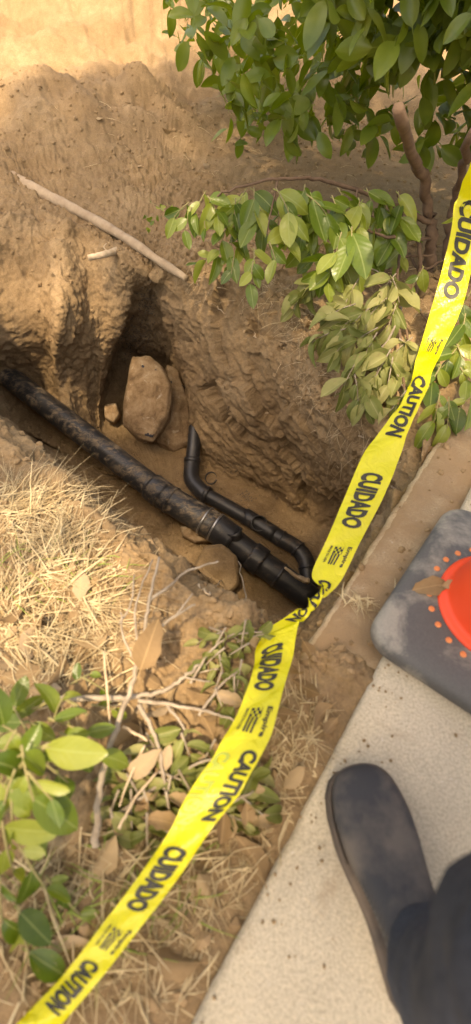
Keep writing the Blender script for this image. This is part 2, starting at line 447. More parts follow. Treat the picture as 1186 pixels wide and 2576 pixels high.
rows.append(ring[:, -1]); lvl.append(NL - 1.0)
G = np.array(rows).transpose(1, 0, 2)                # (A, R, 3)
R_ = G.shape[1]; lvl = np.array(lvl)
L2 = np.broadcast_to(lvl, (A, R_)); S2 = np.broadcast_to((np.arange(A) / PER)[:, None], (A, R_))
du = np.roll(G, -1, 0) - np.roll(G, 1, 0); dv = np.gradient(G, axis=1)
nrm = np.cross(dv, du); nrm /= np.linalg.norm(nrm, axis=2, keepdims=True) + 1e-9
flip = np.where(nrm[:, R_ // 2 + 60, 2].mean() < 0, -1, 1); nrm = nrm * flip
P = G.reshape(-1, 3).copy(); NR = nrm.reshape(-1, 3).copy(); L = L2.reshape(-1); SS = S2.reshape(-1)
def sstep(a, b, x): q = np.clip((x - a) / (b - a), 0, 1); return q * q * (3 - 2 * q)
def band(s, lo, hi, soft=0.8): return sstep(lo - soft, lo + soft, s) * (1 - sstep(hi - soft, hi + soft, s))
wall = sstep(1.7, 2.5, L) * (1 - sstep(5.0, 5.4, L)); floor_ = 1 - sstep(1.6, 2.4, L); top = sstep(4.9, 5.3, L)
right = band(SS, 8.6, 14.5); left = np.maximum(band(SS, -1, 4.6), band(SS, 27, 29)); near = band(SS, 18.5, 26)
far = 1 - sstep(7.4, 8.4, L)
axR = np.array([.62, -.42, -.66]); axR /= np.linalg.norm(axR)
axL = np.array([.12, -.45, -.88]); axL /= np.linalg.norm(axL)
def aniso(p, ax, k): return p - ax * (p @ ax)[:, None] * k
warp = np.stack([fbm(P * 3 + 5, 3), fbm(P * 3 + 55, 3), fbm(P * 3 + 95, 3)], 1)
PW = P + warp * .05
dsp = 0.022 * fbm(P * 5, 4) * (wall + .5 * top) + (0.009 + .006 * wall) * fbm(P * 24, 4) + 0.0048 * fbm(P * 85, 3)
def facet_at(mask, q, seed):
    h = np.zeros(len(P)); c = np.ones(len(P)); k = mask > .01
    h[k], c[k] = facets(q[k], seed); return h, 1 - np.clip(c / .22, 0, 1)
wob = np.stack([fbm(P * 21 + 5, 3), fbm(P * 21 + 55, 3), fbm(P * 21 + 95, 3)], 1) * .012
mR, mL, mW = wall * right, wall * left, wall * np.clip(1 - right - left, 0, 1)
h1, c1 = facet_at(mR, aniso(PW + warp * .06 + wob * 2, axR, .74) * 6.5, 1); h2, c2 = facet_at(wall, aniso(PW + wob, axR, .5) * 24, 2)
h4, c4 = facet_at(mL, aniso(PW + wob * 1.5, axL, .82) * 7, 4)
dsp += mR * (.045 * h1 - .004 * c1 + .022 * ridged(aniso(PW, axR, .82) * 7, 4) + .010 * fbm(aniso(PW, axR, .8) * 40, 3))
dsp += mL * (.014 * h4 - .002 * c4 + .013 * ridged(aniso(PW, axL, .92) * 9, 3) + .006 * fbm(aniso(P, axL, .93) * 60, 2))
dsp += wall * (.0036 * h2 - .001 * c2) * (1 - .7 * left) * np.clip(.45 + 1.2 * vnoise(P * 3.3 + 71), 0, 1.2)
h5, c5 = facet_at(mW, PW * 13, 5)
dsp += mW * (.022 * ridged(PW * 8, 4) + .014 * h5 - .003 * c5)
clod = np.abs(fbm(P * 34, 3))
h6, c6 = facet_at(top * far, P * 30 + wob * 30, 6); dsp += top * far * (.006 * h6 - .002 * c6) * (1 + vnoise(P * 4 + 11))
dsp += top * far * (1 - .75 * near * (1 - sstep(5.5, 6.3, L))) * (0.018 * fbm(P * 11, 4) + 0.020 * clod) - floor_ * .004 * clod
rimw = np.exp(-((L - 5.0) / .22) ** 2)
dsp += rimw * (0.022 * fbm(P * 13 + 9, 3))
P += NR * dsp[:, None]
# ground outside the trench: gentle unevenness, the spoil heap behind and the lift towards the grass
x, y = P[:, 0], P[:, 1]
o = sstep(5.3, 6.6, L)
heap = .30 * np.exp(-(((x + .95) / .75) ** 2 + ((y - 3.3) / .6) ** 2)) + .85 * np.exp(-(((x + .5) / 2.6) ** 2 + ((y - 5.2) / 1.2) ** 2))
P[:, 2] += o * heap * (1 + .35 * fbm(P * 4, 4)) + o * .03 * fbm(P * 2.2 + 40, 3) * far
P[:, 2] += o * .03 * np.exp(-(((x + .45) / .4) ** 2 + ((y - .45) / .5) ** 2))
sd = slab_dist(P[:, 0], P[:, 1]); al = slab_along(P[:, 0], P[:, 1])
kz = sstep(KERB_OFF - .03, KERB_OFF + .012, sd) * sstep(-.06, .06, al) * sstep(4.6, 5.0, L)
P[:, 2] = np.where(kz > 0, P[:, 2] * (1 - kz) + np.minimum(P[:, 2], -.075) * kz, P[:, 2])
sl = sstep(.004, .03, sd) * sstep(4.6, 5.0, L)
P[:, 2] = P[:, 2] * (1 - sl) + np.minimum(P[:, 2], -.10) * sl
lowdirt = sstep(KERB_OFF - .05, KERB_OFF + .05, sd) * (1 - sl) * (1 - sstep(-.12, .0, al)) * top
P[:, 2] = P[:, 2] * (1 - lowdirt) + (P[:, 2] * .35 - .022) * lowdirt
ia, ir = np.meshgrid(np.arange(A), np.arange(R_ - 1), indexing='ij')
q = np.stack([ia * R_ + ir, ia * R_ + ir + 1, ((ia + 1) % A) * R_ + ir + 1, ((ia + 1) % A) * R_ + ir], -1).reshape(-1, 4)
if flip > 0: q = q[:, ::-1]
gme = mesh_np('ground', P, q)
gme.update()
if np.mean([p.normal.z for p in gme.polygons[len(gme.polygons) // 2:len(gme.polygons) // 2 + 4000]]) < 0: gme.flip_normals()
ground = obj('ground', gme, M['soil']); tag(ground, 'dug clay soil ground with the open trench', 'ground', kind='structure')
GB = BVHTree.FromPolygons([Vector(v) for v in P.tolist()], q.tolist())

def drop(x, y, z0=3.0):
    h = GB.ray_cast(Vector((x, y, z0)), Vector((0, 0, -1)))
    return h[0].z if h[0] is not None else 0.0
def hit(px, py):
    h = GB.ray_cast(Vector((0, 0, H)), Vector(ray(px, py)).normalized())
    return (np.array(h[0]), np.array(h[1])) if h[0] is not None else (at(px, py, 0), np.array([0, 0, 1.0]))
def surf(px, py, lift=0.0): p, n = hit(px, py); return p + np.array([0, 0, 1.0]) * lift

def crumb_mesh(name, n, r, seed, squash=.75):
    rg = np.random.default_rng(seed); bm = bmesh.new(); bmesh.ops.create_icosphere(bm, subdivisions=n, radius=1)
    V = np.array([v.co[:] for v in bm.verts]); off = rg.uniform(-50, 50, 3)
    k = 1 + .42 * fbm(V * 1.3 + off, 3) + .14 * fbm(V * 4 + off, 2)
    V = V * k[:, None] * np.array([1, rg.uniform(.7, 1), squash])
    for v, c in zip(bm.verts, V): v.co = c * r
    me = bpy.data.meshes.new(name); bm.to_mesh(me); bm.free(); return me

# paving slab and kerb ------------------------------------------------
def strip_box(name, o0, o1, a0, a1, ztop, zbot, chip, matl, nx=12, ny=260):
    V = []; Fs = []
    prof = [(o0, zbot), (o0, ztop - .012), (o0 + .004, ztop - .004), (o0 + .012, ztop)] + [(o0 + .012 + (o1 - o0 - .012) * k / nx, ztop) for k in range(1, nx + 1)] + [(o1, zbot)]
    m = len(prof)
    pts = np.array([[SLAB_P[0] + EDGE_N[0] * of + EDGE_D[0] * (a0 + (a1 - a0) * k / ny), SLAB_P[1] + EDGE_N[1] * of + EDGE_D[1] * (a0 + (a1 - a0) * k / ny), z] for k in range(ny + 1) for of, z in prof])
    edge = np.array([1.0 if j in (1, 2, 3) else 0.25 if j == 4 else 0 for k in range(ny + 1) for j in range(m)])
    nz = fbm(pts * 14, 4); nz2 = fbm(pts * 60, 3)
    pts[:, :2] += EDGE_N * (np.abs(nz) * chip + nz2 * chip * .4)[:, None] * edge[:, None]
    pts[:, 2] -= edge * np.maximum(0, nz * chip * 1.2 + nz2 * chip * .3)
    pts[:, 2] += (edge == 0) * (pts[:, 2] > zbot + .001) * (nz + .5 * nz2) * (.0018 + chip * .45)
    for k in range(ny):
        for j in range(m - 1): Fs.append((k * m + j, (k + 1) * m + j, (k + 1) * m + j + 1, k * m + j + 1))
    Fs += [tuple(range(m)), tuple(range(ny * m + m - 1, ny * m - 1, -1))]
    mb = MB(); mb.add(pts, Fs); me = mb.mesh(name)
    return obj(name, me, matl)
slab = strip_box('pavement', 0.0, 2.2, -2.4, 3.2, 0.0, -.12, .004, M['slab'], 30, 420)
tag(slab, 'pale rough concrete paving slab', 'pavement', kind='structure')
kerb = strip_box('kerb', KERB_OFF, .03, -.30, 3.2, -.03, -.42, .009, M['kerb'], 14, 560)
kerb.data.materials.append(M['worn_edge'])
kerb.data.polygons.foreach_set('material_index', [1 if (i < 560 * 18 and i % 18 in (1, 2)) else 0 for i in range(len(kerb.data.polygons))])
tag(kerb, 'soil stained buried concrete kerb beside the trench', 'kerb', kind='structure')

# ------------------------------------------------------------------ rocks
def rock(name, outline, center, nvec, thick, label, group=None, seed=0, sub=3):
    c = at(*center); n = np.array(nvec, float); n /= np.linalg.norm(n)
    poly = []
    for px, py in outline:
        d = ray(px, py); o_ = np.array([0, 0, H]); t = ((c - o_) @ n) / (d @ n); poly.append(o_ + d * t)
    poly = np.array(poly); ctr = poly.mean(0); V = []; m = len(poly)
    rings = [(.5, thick * .03), (.90, 0), (1.0, -thick * .14), (1.03, -thick * .6), (.85, -thick)]
    for s_, h_ in rings:
        for p in poly: V.append(ctr + (p - ctr) * s_ + n * h_)
    V.append(ctr + n * thick * .12); V.append(ctr - n * thick * 1.05)
    Fs = [(k * m + j, k * m + (j + 1) % m, (k + 1) * m + (j + 1) % m, (k + 1) * m + j) for k in range(len(rings) - 1) for j in range(m)]
    Fs += [(len(V) - 2, (j + 1) % m, j) for j in range(m)] + [(len(V) - 1, (len(rings) - 1) * m + j, (len(rings) - 1) * m + (j + 1) % m) for j in range(m)]
    bm = bmesh.new(); bv = [bm.verts.new(v - ctr) for v in V]
    for f in Fs: bm.faces.new([bv[i] for i in f])
    bmesh.ops.recalc_face_normals(bm, faces=bm.faces)
    for _ in range(sub): bmesh.ops.subdivide_edges(bm, edges=bm.edges[:], cuts=1, use_grid_fill=True, smooth=.10 if _ < 2 else 0)
    X = np.array([v.co[:] for v in bm.verts]); size = np.abs(X).max()
    bm.normal_update(); NN = np.array([v.normal[:] for v in bm.verts])
    X += NN * (size * (.06 * fbm(X / size * 1.8 + seed * 7, 3) + .022 * ridged(X / size * 5 + seed * 3, 4)))[:, None]
    for v, cc in zip(bm.verts, X): v.co = cc
    me = bpy.data.meshes.new(name); bm.to_mesh(me); bm.free()
    me.polygons.foreach_set('use_smooth', [True] * len(me.polygons))
    o = obj(name, me, M['rock']); o.location = ctr
    return tag(o, label, 'rock', group)
rock('rock', [(336,896),(375,892),(412,922),(429,972),(421,1052),(384,1106),(345,1098),(309,1066),(318,975)], (370,1000,-.45), (.12,-.62,.76), .13,
     'large tan boulder with dark chips standing in the trench recess', seed=1)
rock('rock', [(424,915),(452,935),(479,1025),(476,1118),(440,1132),(398,1108),(405,1000)], (440,1030,-.53), (.25,-.62,.72), .12,
     'brown slab of rock leaning behind the chipped tan boulder', seed=2)
rock('rock', [(486,1422),(512,1378),(556,1370),(590,1398),(600,1470),(570,1500),(520,1470)], (545,1425,-.62), (-.1,-.5,.85), .14,
     'smooth brown boulder under the lower end of the thick pipe', seed=3).data.materials[0] = M['soil']
rock('rock', [(455,1325),(500,1318),(530,1338),(534,1360),(490,1362),(460,1348)], (495,1340,-.64), (0,-.4,.9), .07,
     'dark stone wedged beneath the clamps of the thick pipe', seed=4)
rock('rock', [(262,1018),(290,1012),(300,1040),(285,1062),(264,1050)], (280,1038,-.57), (0,-.5,.85), .06,
     'small clay lump left of the tan boulder in recess', seed=5, sub=2)
pebs = [(733,1256,13),(752,1262,11),(770,1266,14),(742,1274,10),(760,1280,12),(726,1270,9),(698,1252,10),(780,1290,8),(668,1230,9),(648,1222,8)]
pm = [crumb_mesh('pebble', 2, 1.0, 50 + k) for k in range(3)]
for me in pm: me.materials.append(M['rock']); me.polygons.foreach_set('use_smooth', [True] * len(me.polygons))
for k, (px, py, r) in enumerate(pebs):
    p = surf(px, py); o = obj('pebble', pm[k % 3]); o.location = p; s_ = r * 1.9 / F * .62
    o.scale = (s_, s_, s_); o.rotation_euler = (random.uniform(0, 6), random.uniform(0, 1), random.uniform(0, 6))
    tag(o, 'small rounded stone on the trench floor at the foot of the clay wall', 'stone', 'stones along the foot of the clay wall')

# crumbs and clods (loose soil nobody could count)
def scatter(name, label, matl, spots, seed, parent=None):
    rg = np.random.default_rng(seed); base = [crumb_mesh('c', 1, 1.0, seed * 9 + k) for k in range(6)]
    data = [(np.array([v.co[:] for v in b.vertices]), [tuple(p.vertices) for p in b.polygons]) for b in base]
    for b in base: bpy.data.meshes.remove(b)
    mb = MB()
    for p, r in spots:
        V, Fs = data[rg.integers(6)]; th, ph = rg.uniform(0, 6.28), rg.uniform(0, 6.28)
        Mx = np.array(Matrix.Rotation(th, 3, 'Z') @ Matrix.Rotation(ph, 3, 'X'))
        mb.add(p + (V @ Mx.T) * r, Fs)
    o = mb.build(name, matl, parent, False); o['kind'] = 'stuff'
    if parent is None: tag(o, label, 'soil')
    return o
sp = []
for _ in range(5200):
    x, y = random.uniform(-1.5, 1.2), random.uniform(-.4, 3.6)
    if slab_dist(x, y) > -.004: continue
    z = drop(x, y)
    if KERB_OFF < slab_dist(x, y) < 0 and slab_along(x, y) > 0: z = max(z, -.030)
    if z < -.15 and random.random() < .45: continue
    sp.append((np.array([x, y, z + .001]), random.choice([.002, .003, .004, .004, .006, .009, .013]) * random.uniform(.7, 1.2)))
for px, py, n_, s_ in [(770,960,120,38),(745,880,60,30),(790,1010,60,30),(345,640,50,28),(840,1030,40,30),(1135,1190,45,22),(875,1500,50,28),(910,1530,30,30),(835,1650,60,38),(560,1560,30,30),(700,1290,60,60),(440,1350,40,40),(250,1120,40,40)]:
    for _ in range(n_):
        p, n0 = hit(px + random.gauss(0, s_), py + random.gauss(0, s_ * .7)); r = random.choice([.003, .005, .007, .011, .016]) * random.uniform(.7, 1.1)
        sp.append((p + n0 * r * .3, r))
for _ in range(260):
    u_, a_ = abs(random.gauss(0, .05)), random.uniform(-.9, .9); q_ = SLAB_P + EDGE_N * u_ + EDGE_D * a_
    sp.append((np.array([q_[0], q_[1], .001]), random.choice([.0008, .0012, .002, .003]) * random.uniform(.7, 1.3)))
sp.append((at(1148, 1849, .003), .0045))
scatter('soil_crumbs', 'loose clods and crumbs of brown soil', M['clod'], sp, 3)
sp = []
for px, py, sx, sy, n_ in [(345,855,22,26,900),(372,770,12,30,300),(620,1248,10,7,120),(590,1180,12,10,60),(500,1350,14,8,80)]:
    for _ in range(n_):
        p, n0 = hit(px + random.gauss(0, sx), py + random.gauss(0, sy)); sp.append((p + n0 * .002, random.uniform(.002, .006)))
scatter('dark_gravel', 'dark damp grains of gravel heaped in the recess', M['gravel'], sp, 4)

# ------------------------------------------------------------------ drain pipes
A0, A1 = at(20, 945, -.425), at(408, 1244, -.56)
A0x = A0 + (A0 - A1) * .16
A2, A3, A4 = at(545, 1328, -.60), at(640, 1402, -.64), at(790, 1512, -.70)
def seg(a, b, t0, t1, n=6): return [a + (b - a) * (t0 + (t1 - t0) * k / n) for k in range(n + 1)]
pipe = empty('drain_pipe', A1, 'thick black mud smeared drain pipe crossing the trench with couplings and clamps', 'pipe')
mb = MB(); tube(mb, seg(A0x, A1, 0, 1, 20), 0.0568, 32); mb.build('pipe', M['black_plastic'], pipe)
mb = MB(); hollow(mb, seg(A0x, A1, .945, 1.012), 0.0657, 0.0575, 32); mb.build('coupling', M['black_plastic'], pipe)
bend = smooth_path([A1, A1 * .7 + A2 * .3 , A2], 8)
mb = MB(); tube(mb, bend, lambda t: 0.0632 if t < .85 else 0.0657, 32); mb.build('fitting', M['black_plastic'], pipe)
mb = MB(); hollow(mb, seg(A1, A2, .16, .20, 2), 0.0670, 0.0626, 32); mb.build('seam_ring', M['black_plastic'], pipe)
for t_ in (.80, .99):
    mb = MB(); hollow(mb, seg(A1, A2, t_ - .014, t_ + .014, 2), 0.0696, 0.0657, 32)
    d_ = (A2 - A1) / np.linalg.norm(A2 - A1); p_ = A1 + (A2 - A1) * t_ + np.array([0, -.02, .052])
    tube(mb, [p_ - np.array([.012, 0, 0]), p_ + np.array([.012, 0, 0])], .006, 8)
    mb.build('hose_clamp', M['steel'], pipe)
mb = MB(); hollow(mb, seg(A2, A3, -.05, .45), 0.0683, 0.0568, 32); mb.build('coupling', M['clean_black'], pipe)
mb = MB(); tube(mb, seg(A2, A3, .1, 1), 0.0568, 32); mb.build('pipe', M['clean_black'], pipe)
mb = MB(); hollow(mb, seg(A3, A4, -.06, .14), 0.0657, 0.0562, 32); mb.build('coupling', M['clean_black'], pipe)
mb = MB(); tube(mb, seg(A3, A4, .05, 1), 0.0568, 32); mb.build('pipe', M['clean_black'], pipe)
mb = MB(); hollow(mb, seg(A3, A4, .40, .44, 2), 0.0606, 0.0562, 32); mb.build('seam_ring', M['clean_black'], pipe)
mb = MB(); q_ = A2 * .45 + A3 * .55; hollow(mb, seg(q_ + np.array([.0, .0, .02]), q_ + np.array([-.015, .02, .075]), 0, 1, 3), .034, .028, 28)
mb.build('branch_hub', M['clean_black'], pipe)

B = [at(497, 1012, -.50), at(490, 1100, -.56), at(483, 1172, -.615)]
B3, B4, B5 = at(512, 1240, -.635), at(640, 1312, -.665), at(712, 1358, -.675)
p2 = empty('drain_pipe', B3, 'thin black drain pipe with elbows and open hub below the clay wall', 'pipe')
RB = 0.0344
mb = MB(); tube(mb, smooth_path(B, 6), RB, 28); mb.build('pipe', M['clean_black'], p2)
mb = MB(); tube(mb, smooth_path([B[2] + (B[1] - B[2]) * .2, B[2], at(484, 1208, -.63), B3, B3 + (B4 - B3) * .1], 6), 0.0393, 28); mb.build('elbow', M['clean_black'], p2)
mb = MB(); hollow(mb, seg(B[2], B[1], .12, .26, 2), 0.0422, 0.0342, 28); mb.build('seam_ring', M['clean_black'], p2)
mb = MB(); tube(mb, seg(B3, B4, 0, 1, 8), RB, 28); mb.build('pipe', M['clean_black'], p2)
mb = MB(); hollow(mb, seg(B3, B4, .03, .10, 2), 0.0427, 0.0342, 28); mb.build('seam_ring', M['clean_black'], p2)
mb = MB(); tube(mb, seg(B4, B5, -.35, .75, 6), 0.0393, 28); mb.build('wye_body', M['clean_black'], p2)
wd = np.array([.10, -.55, .80]); wd /= np.linalg.norm(wd); wc = B4 + (B5 - B4) * .12
mb = MB(); hollow(mb, [wc, wc + wd * 0.0319, wc + wd * .050], 0.0382, 0.0325, 28); tube(mb, [wc + wd * .012, wc + wd * .014], 0.0325, 28); mb.build('branch_hub', M['clean_black'], p2)
el = smooth_path([B4 + (B5 - B4) * .7, B5, at(746, 1378, -.685), at(768, 1406, -.695), at(775, 1440, -.71), at(778, 1480, -.73)], 7)
mb = MB(); tube(mb, el, 0.0382, 28); mb.build('elbow', M['clean_black'], p2)
for k in (6, 15, 26):
    mb = MB(); hollow(mb, [el[k] + (el[k + 1] - el[k]) * t_ for t_ in (-.5, .5)], 0.0413, 0.0376, 28); mb.build('seam_ring', M['clean_black'], p2)
# loose ring of strap beside the elbow
rc = at(531, 1203, -.615); mb = MB(); n1 = np.array([.25, -.80, .35]); n1 /= np.linalg.norm(n1)
e1 = np.cross(n1, [0, 0, 1.0]); e1 /= np.linalg.norm(e1); e2 = np.cross(e1, n1)
V, Fs = [], []; nr_ = 34
for k in range(nr_):
    a = math.radians(-150 + 322 * k / (nr_ - 1)); r_ = .028 + .002 * math.sin(k * .3)
    for dr, dz in ((0, -.006), (0, .006), (.003, .006), (.003, -.006)):
        V.append(rc + (e1 * math.cos(a) + e2 * math.sin(a)) * (r_ + dr) + n1 * dz)
for k in range(nr_ - 1):
    for j in range(4): Fs.append((k * 4 + j, k * 4 + (j + 1) % 4, k * 4 + 4 + (j + 1) % 4, k * 4 + 4 + j))
Fs += [(3, 2, 1, 0), tuple(range(4 * nr_ - 4, 4 * nr_))]
mb.add(V, Fs); tag(mb.build('strap_ring', M['clean_black'], None, False), 'loose black open ring of strap beside the thin pipe elbow', 'strap')

# ------------------------------------------------------------------ pole, roots, twigs
def pl(*pts): return [at(*p) for p in pts]
mb = MB(); tube(mb, smooth_path(pl((-120,352,.16),(70,465,.075),(140,502,.055),(230,548,.04),(320,600,.03),(400,655,.015),(470,700,-.005)), 10), lambda t: .029 - .015 * t + .0015 * math.sin(t * 37), 16, rough=.06)
tag(mb.build('root', M['pole'], None), 'long straight pale brown root lying along the top of the trench', 'root')
mb = MB(); tube(mb, smooth_path(pl((330,612,-.02),(300,628,.0),(262,640,.02),(222,648,.02)), 8), lambda t: .017 - .006 * t, 10, rough=.12)
tube(mb, smooth_path(pl((275,636,.01),(262,622,.03),(268,612,.04)), 5), .003, 5)
tag(mb.build('root', M['root'], None), 'broken stubby root sticking out of the bank below the long root', 'root')
def rootpath(pts, r, label, m='root', n=6, cat='root', group=None, wig=.004):
    P_ = smooth_path(pts, n)
    P_ = [p + rng.normal(0, wig, 3) if 0 < i < len(P_) - 1 else p for i, p in enumerate(P_)]
    mb = MB(); tube(mb, P_, lambda t: r * (1 - .6 * t), 6); return tag(mb.build('root' if cat == 'root' else 'stick', M[m], None), label, cat, group)
def sf(*pts): return [surf(a, b, .0) + hit(a, b)[1] * c for a, b, c in pts]
RL = 'thin pale root dangling from the clay wall of the trench'; RG = 'thin roots hanging on the clay wall'
for pts in [[(403,785,.01),(378,802,.02),(382,830,.03),(408,845,.02),(428,872,.02)],[(412,852,.02),(440,862,.02),(470,868,.01)],[(490,700,.02),(515,745,.02),(548,762,.015),(575,800,.01)],
            [(508,905,.01),(512,935,.012),(505,962,.012)],[(430,790,.01),(455,812,.015),(482,835,.01)],[(580,860,.01),(612,872,.012),(640,850,.012),(645,832,.01)],
            [(598,965,.012),(588,1000,.012),(572,1032,.01)],[(690,1000,.012),(672,1030,.012),(668,1050,.01)],[(880,1010,.02),(892,1040,.03),(888,1075,.03),(898,1090,.02)],
            [(918,1020,.03),(940,1050,.04),(930,1090,.03),(905,1100,.02)],[(870,1060,.02),(878,1100,.02),(882,1140,.01)],[(905,1160,.02),(960,1155,.04),(985,1180,.04),(968,1200,.03)],
            [(940,1195,.02),(965,1225,.03),(985,1255,.02)],[(800,1160,.015),(840,1165,.03),(868,1172,.02)]]:
    rootpath(sf(*pts), random.uniform(.0034, .0062), RL, group=RG)
rootpath(pl((776,1462,-.60),(745,1450,-.58),(718,1428,-.55)), .014, 'thick pale stub of root poking up between the two pipes', wig=.001)
rootpath(pl((630,1540,-.36),(617,1490,-.35),(600,1412,-.34)), .0042, 'thin bare stick standing upright below the thick pipe', 'bark', cat='stick', wig=.002)
rootpath(sf((500,1470,.0),(535,1480,.01),(552,1455,.03),(560,1440,.05)), .003, 'small forked twig on the near lip below the brown boulder', 'root', cat='stick')

def leafy_lines(name, label, cat, branches, m):
    root = empty(name, at(*branches[0][0][0]), label, cat)
    for pts, r0, r1 in branches:
        P_ = smooth_path([at(*p) for p in pts], 7); P_ = [p + rng.normal(0, r0 * .22, 3) for p in P_]
        mb = MB(); tube(mb, P_, lambda t: r0 + (r1 - r0) * t, 8, rough=.08); mb.build('branch', M[m], root)
    return root
leafy_lines('dead_branch', 'grey bare branch with forked twigs standing up by the dry grass', 'branch', [
    ([(240,2130,.05),(243,2077,.06),(255,1962,.07),(285,1862,.08),(320,1762,.09),(345,1672,.10),(360,1600,.11)], .0058, .0035),
    ([(355,1640,.105),(368,1560,.12),(380,1490,.135),(402,1405,.15)], .0036, .0022),
    ([(362,1612,.11),(400,1580,.115),(440,1552,.12),(492,1520,.12)], .0036, .0020),
    ([(440,1552,.12),(462,1525,.125),(486,1492,.13)], .0022, .0014),
    ([(376,1510,.13),(430,1472,.13),(470,1437,.13),(550,1412,.13)], .0030, .0016),
    ([(352,1650,.10),(340,1560,.115),(348,1500,.13),(385,1408,.14)], .0026, .0014),
    ([(345,1672,.10),(310,1600,.11),(305,1540,.12)], .0024, .0014),
    ([(300,1570,.10),(330,1520,.12),(338,1445,.13)], .0022, .0014)], 'bark')
leafy_lines('dead_branch', 'long grey branch lying level across the leaf litter', 'branch', [
    ([(-40,1800,.05),(55,1777,.055),(180,1757,.06),(300,1754,.06),(380,1747,.06),(450,1717,.06),(500,1672,.06)], .0065, .0028),
    ([(345,1762,.065),(450,1777,.06),(520,1790,.055),(590,1812,.05)], .0035, .002),
    ([(420,1777,.06),(445,1805,.06),(465,1835,.06)], .0028, .002),
    ([(350,1775,.06),(390,1852,.06),(410,1942,.06),(415,1985,.05)], .0040, .002),
    ([(470,1705,.06),(505,1712,.06),(530,1715,.05)], .002, .0012)], 'bark')
leafy_lines('dead_branch', 'thin tan twig crossing the wilted leaves toward the grey branch', 'branch', [
    ([(300,2085,.07),(340,2010,.07),(395,1945,.07)], .0022, .0016), ([(262,1640,.1),(272,1760,.08),(278,1842,.07)], .0022, .0016),
    ([(310,1828,.075),(340,1845,.075),(372,1864,.07)], .0026, .0018), ([(365,1875,.075),(325,1960,.07),(300,2030,.06)], .002, .0014)], 'root')

# ------------------------------------------------------------------ leaves
def leaf_mesh(name, width, fold, curl, twist, wave, seed, notch=False):
    V, Fs = [], []; nr, nc = 9, 5; rg = random.Random(seed)
    for i in range(nr):
        t = i / (nr - 1)
        wd_ = width * .5 * (math.sin(math.pi * min(1, t ** .92)) ** .68 if 0 < t < 1 else 0.0) + .004
        for j in range(nc):
            a = (j - 2) / 2; xx = a * wd_
            z = fold * abs(xx) - curl * (t - .25) ** 2 + wave * math.sin(t * 9 + a * 2 + seed) * abs(a) * .5 + twist * xx * (t - .5)
            if notch and abs(a) == 1: xx *= rg.uniform(.8, 1.12)
            V.append((xx, t, z))
    for i in range(nr - 1):
        for j in range(nc - 1): Fs.append((i * nc + j, i * nc + j + 1, (i + 1) * nc + j + 1, (i + 1) * nc + j))
    b = len(V)
    V += [(-.012, -.16, -.02), (.012, -.16, -.02), (.012, .01, 0), (-.012, .01, 0)]; Fs.append((b, b + 1, b + 2, b + 3))
    mb = MB(); mb.add(V, Fs); return mb.mesh(name)
def variants(m, k, ws, folds, curls, waves, notch=False):
    out = []
    for i in range(k):
        me = leaf_mesh('leaf', random.uniform(*ws), random.uniform(*folds), random.uniform(*curls), random.uniform(-.6, .6), random.uniform(*waves), i, notch)
        me.materials.append(M[m]); out.append(me)
    return out
LV = {'leaf': variants('leaf', 14, (.40, .64), (.04, .75), (-.15, .75), (.0, .06)),
      'wilted': variants('wilted', 14, (.34, .54), (.15, 1.1), (-.1, .9), (.01, .09)),
      'dry_leaf': variants('dry_leaf', 6, (.46, .60), (.2, 1.0), (.1, .8), (.03, .09), True)}
TOCAM = lambda p: (np.array([0, 0, H]) - p) / np.linalg.norm(np.array([0, 0, H]) - p)
def leaf_matrix(p, d, nv, length):
    d = d / np.linalg.norm(d); nv = nv - d * nv.dot(d); nv /= np.linalg.norm(nv) + 1e-9; xx = np.cross(d, nv)
    return Matrix(((xx[0] * length, d[0] * length, nv[0] * length, p[0]), (xx[1] * length, d[1] * length, nv[1] * length, p[1]),
                   (xx[2] * length, d[2] * length, nv[2] * length, p[2]), (0, 0, 0, 1)))
def put_leaf(parent, kind, p, d, nv, length):
    o = bpy.data.objects.new('leaf', random.choice(LV[kind])); COL.objects.link(o)
    mw = leaf_matrix(np.asarray(p, float), np.asarray(d, float), np.asarray(nv, float), length)
    if parent is not None: o.parent = parent; o.matrix_parent_inverse = parent.matrix_basis.inverted()
    o.matrix_basis = mw; return o
IMR, IMU = np.array([1.0, 0, 0]), np.array([0, SP, CP])      # directions across and up the view
def sprig(parent, kind, px, py, z, n, spread, ang, length, stem='stem', fan=70, face=.55, dry=0.0):
    """a sprig: a twig end at (px,py,z) heading along ang (degrees, 0 = right, 90 = up) with n leaves along it"""
    p = at(px, py, z); a = math.radians(ang)
    tw = (IMR * math.cos(a) + IMU * math.sin(a)) + TOCAM(p) * random.uniform(-.25, .25); tw /= np.linalg.norm(tw)
    Ls = spread * random.uniform(.8, 1.1); base = p - tw * Ls * .6
    sag = np.array([0, 0, -1.0]) * Ls * .15
    path = smooth_path([base, base + tw * Ls * .5, base + tw * Ls + sag], 4)
    mb = MB(); tube(mb, path, lambda t: .0022 - .0010 * t, 5); mb.build('twig', M[stem], parent)
    for k in range(n):
        t = (k + .5) / n; q0 = path[min(len(path) - 1, int(t * (len(path) - 1) + .5))]
        side = (-1) ** k * math.radians(random.uniform(.35, 1) * fan) * (1 - .5 * t)
        aa = a + side
        d = IMR * math.cos(aa) + IMU * math.sin(aa) + TOCAM(p) * random.uniform(-.45, .45) + np.array([0, 0, -.25])
        nv = TOCAM(p) * face + np.array([0, 0, .45]) + rng.normal(0, .42, 3)
        put_leaf(parent, 'dry_leaf' if random.random() < dry else kind, q0, d, nv, length * random.uniform(.5, 1.15))
def stems(parent, lines, m):
    for pts, r0, r1 in lines:
        P_ = smooth_path([at(*p) for p in pts], 8); P_ = [p + rng.normal(0, r0 * .25, 3) for p in P_]
        mb = MB(); tube(mb, P_, lambda t: r0 + (r1 - r0) * t, 8, rough=.07); mb.build('branch', M[m], parent)

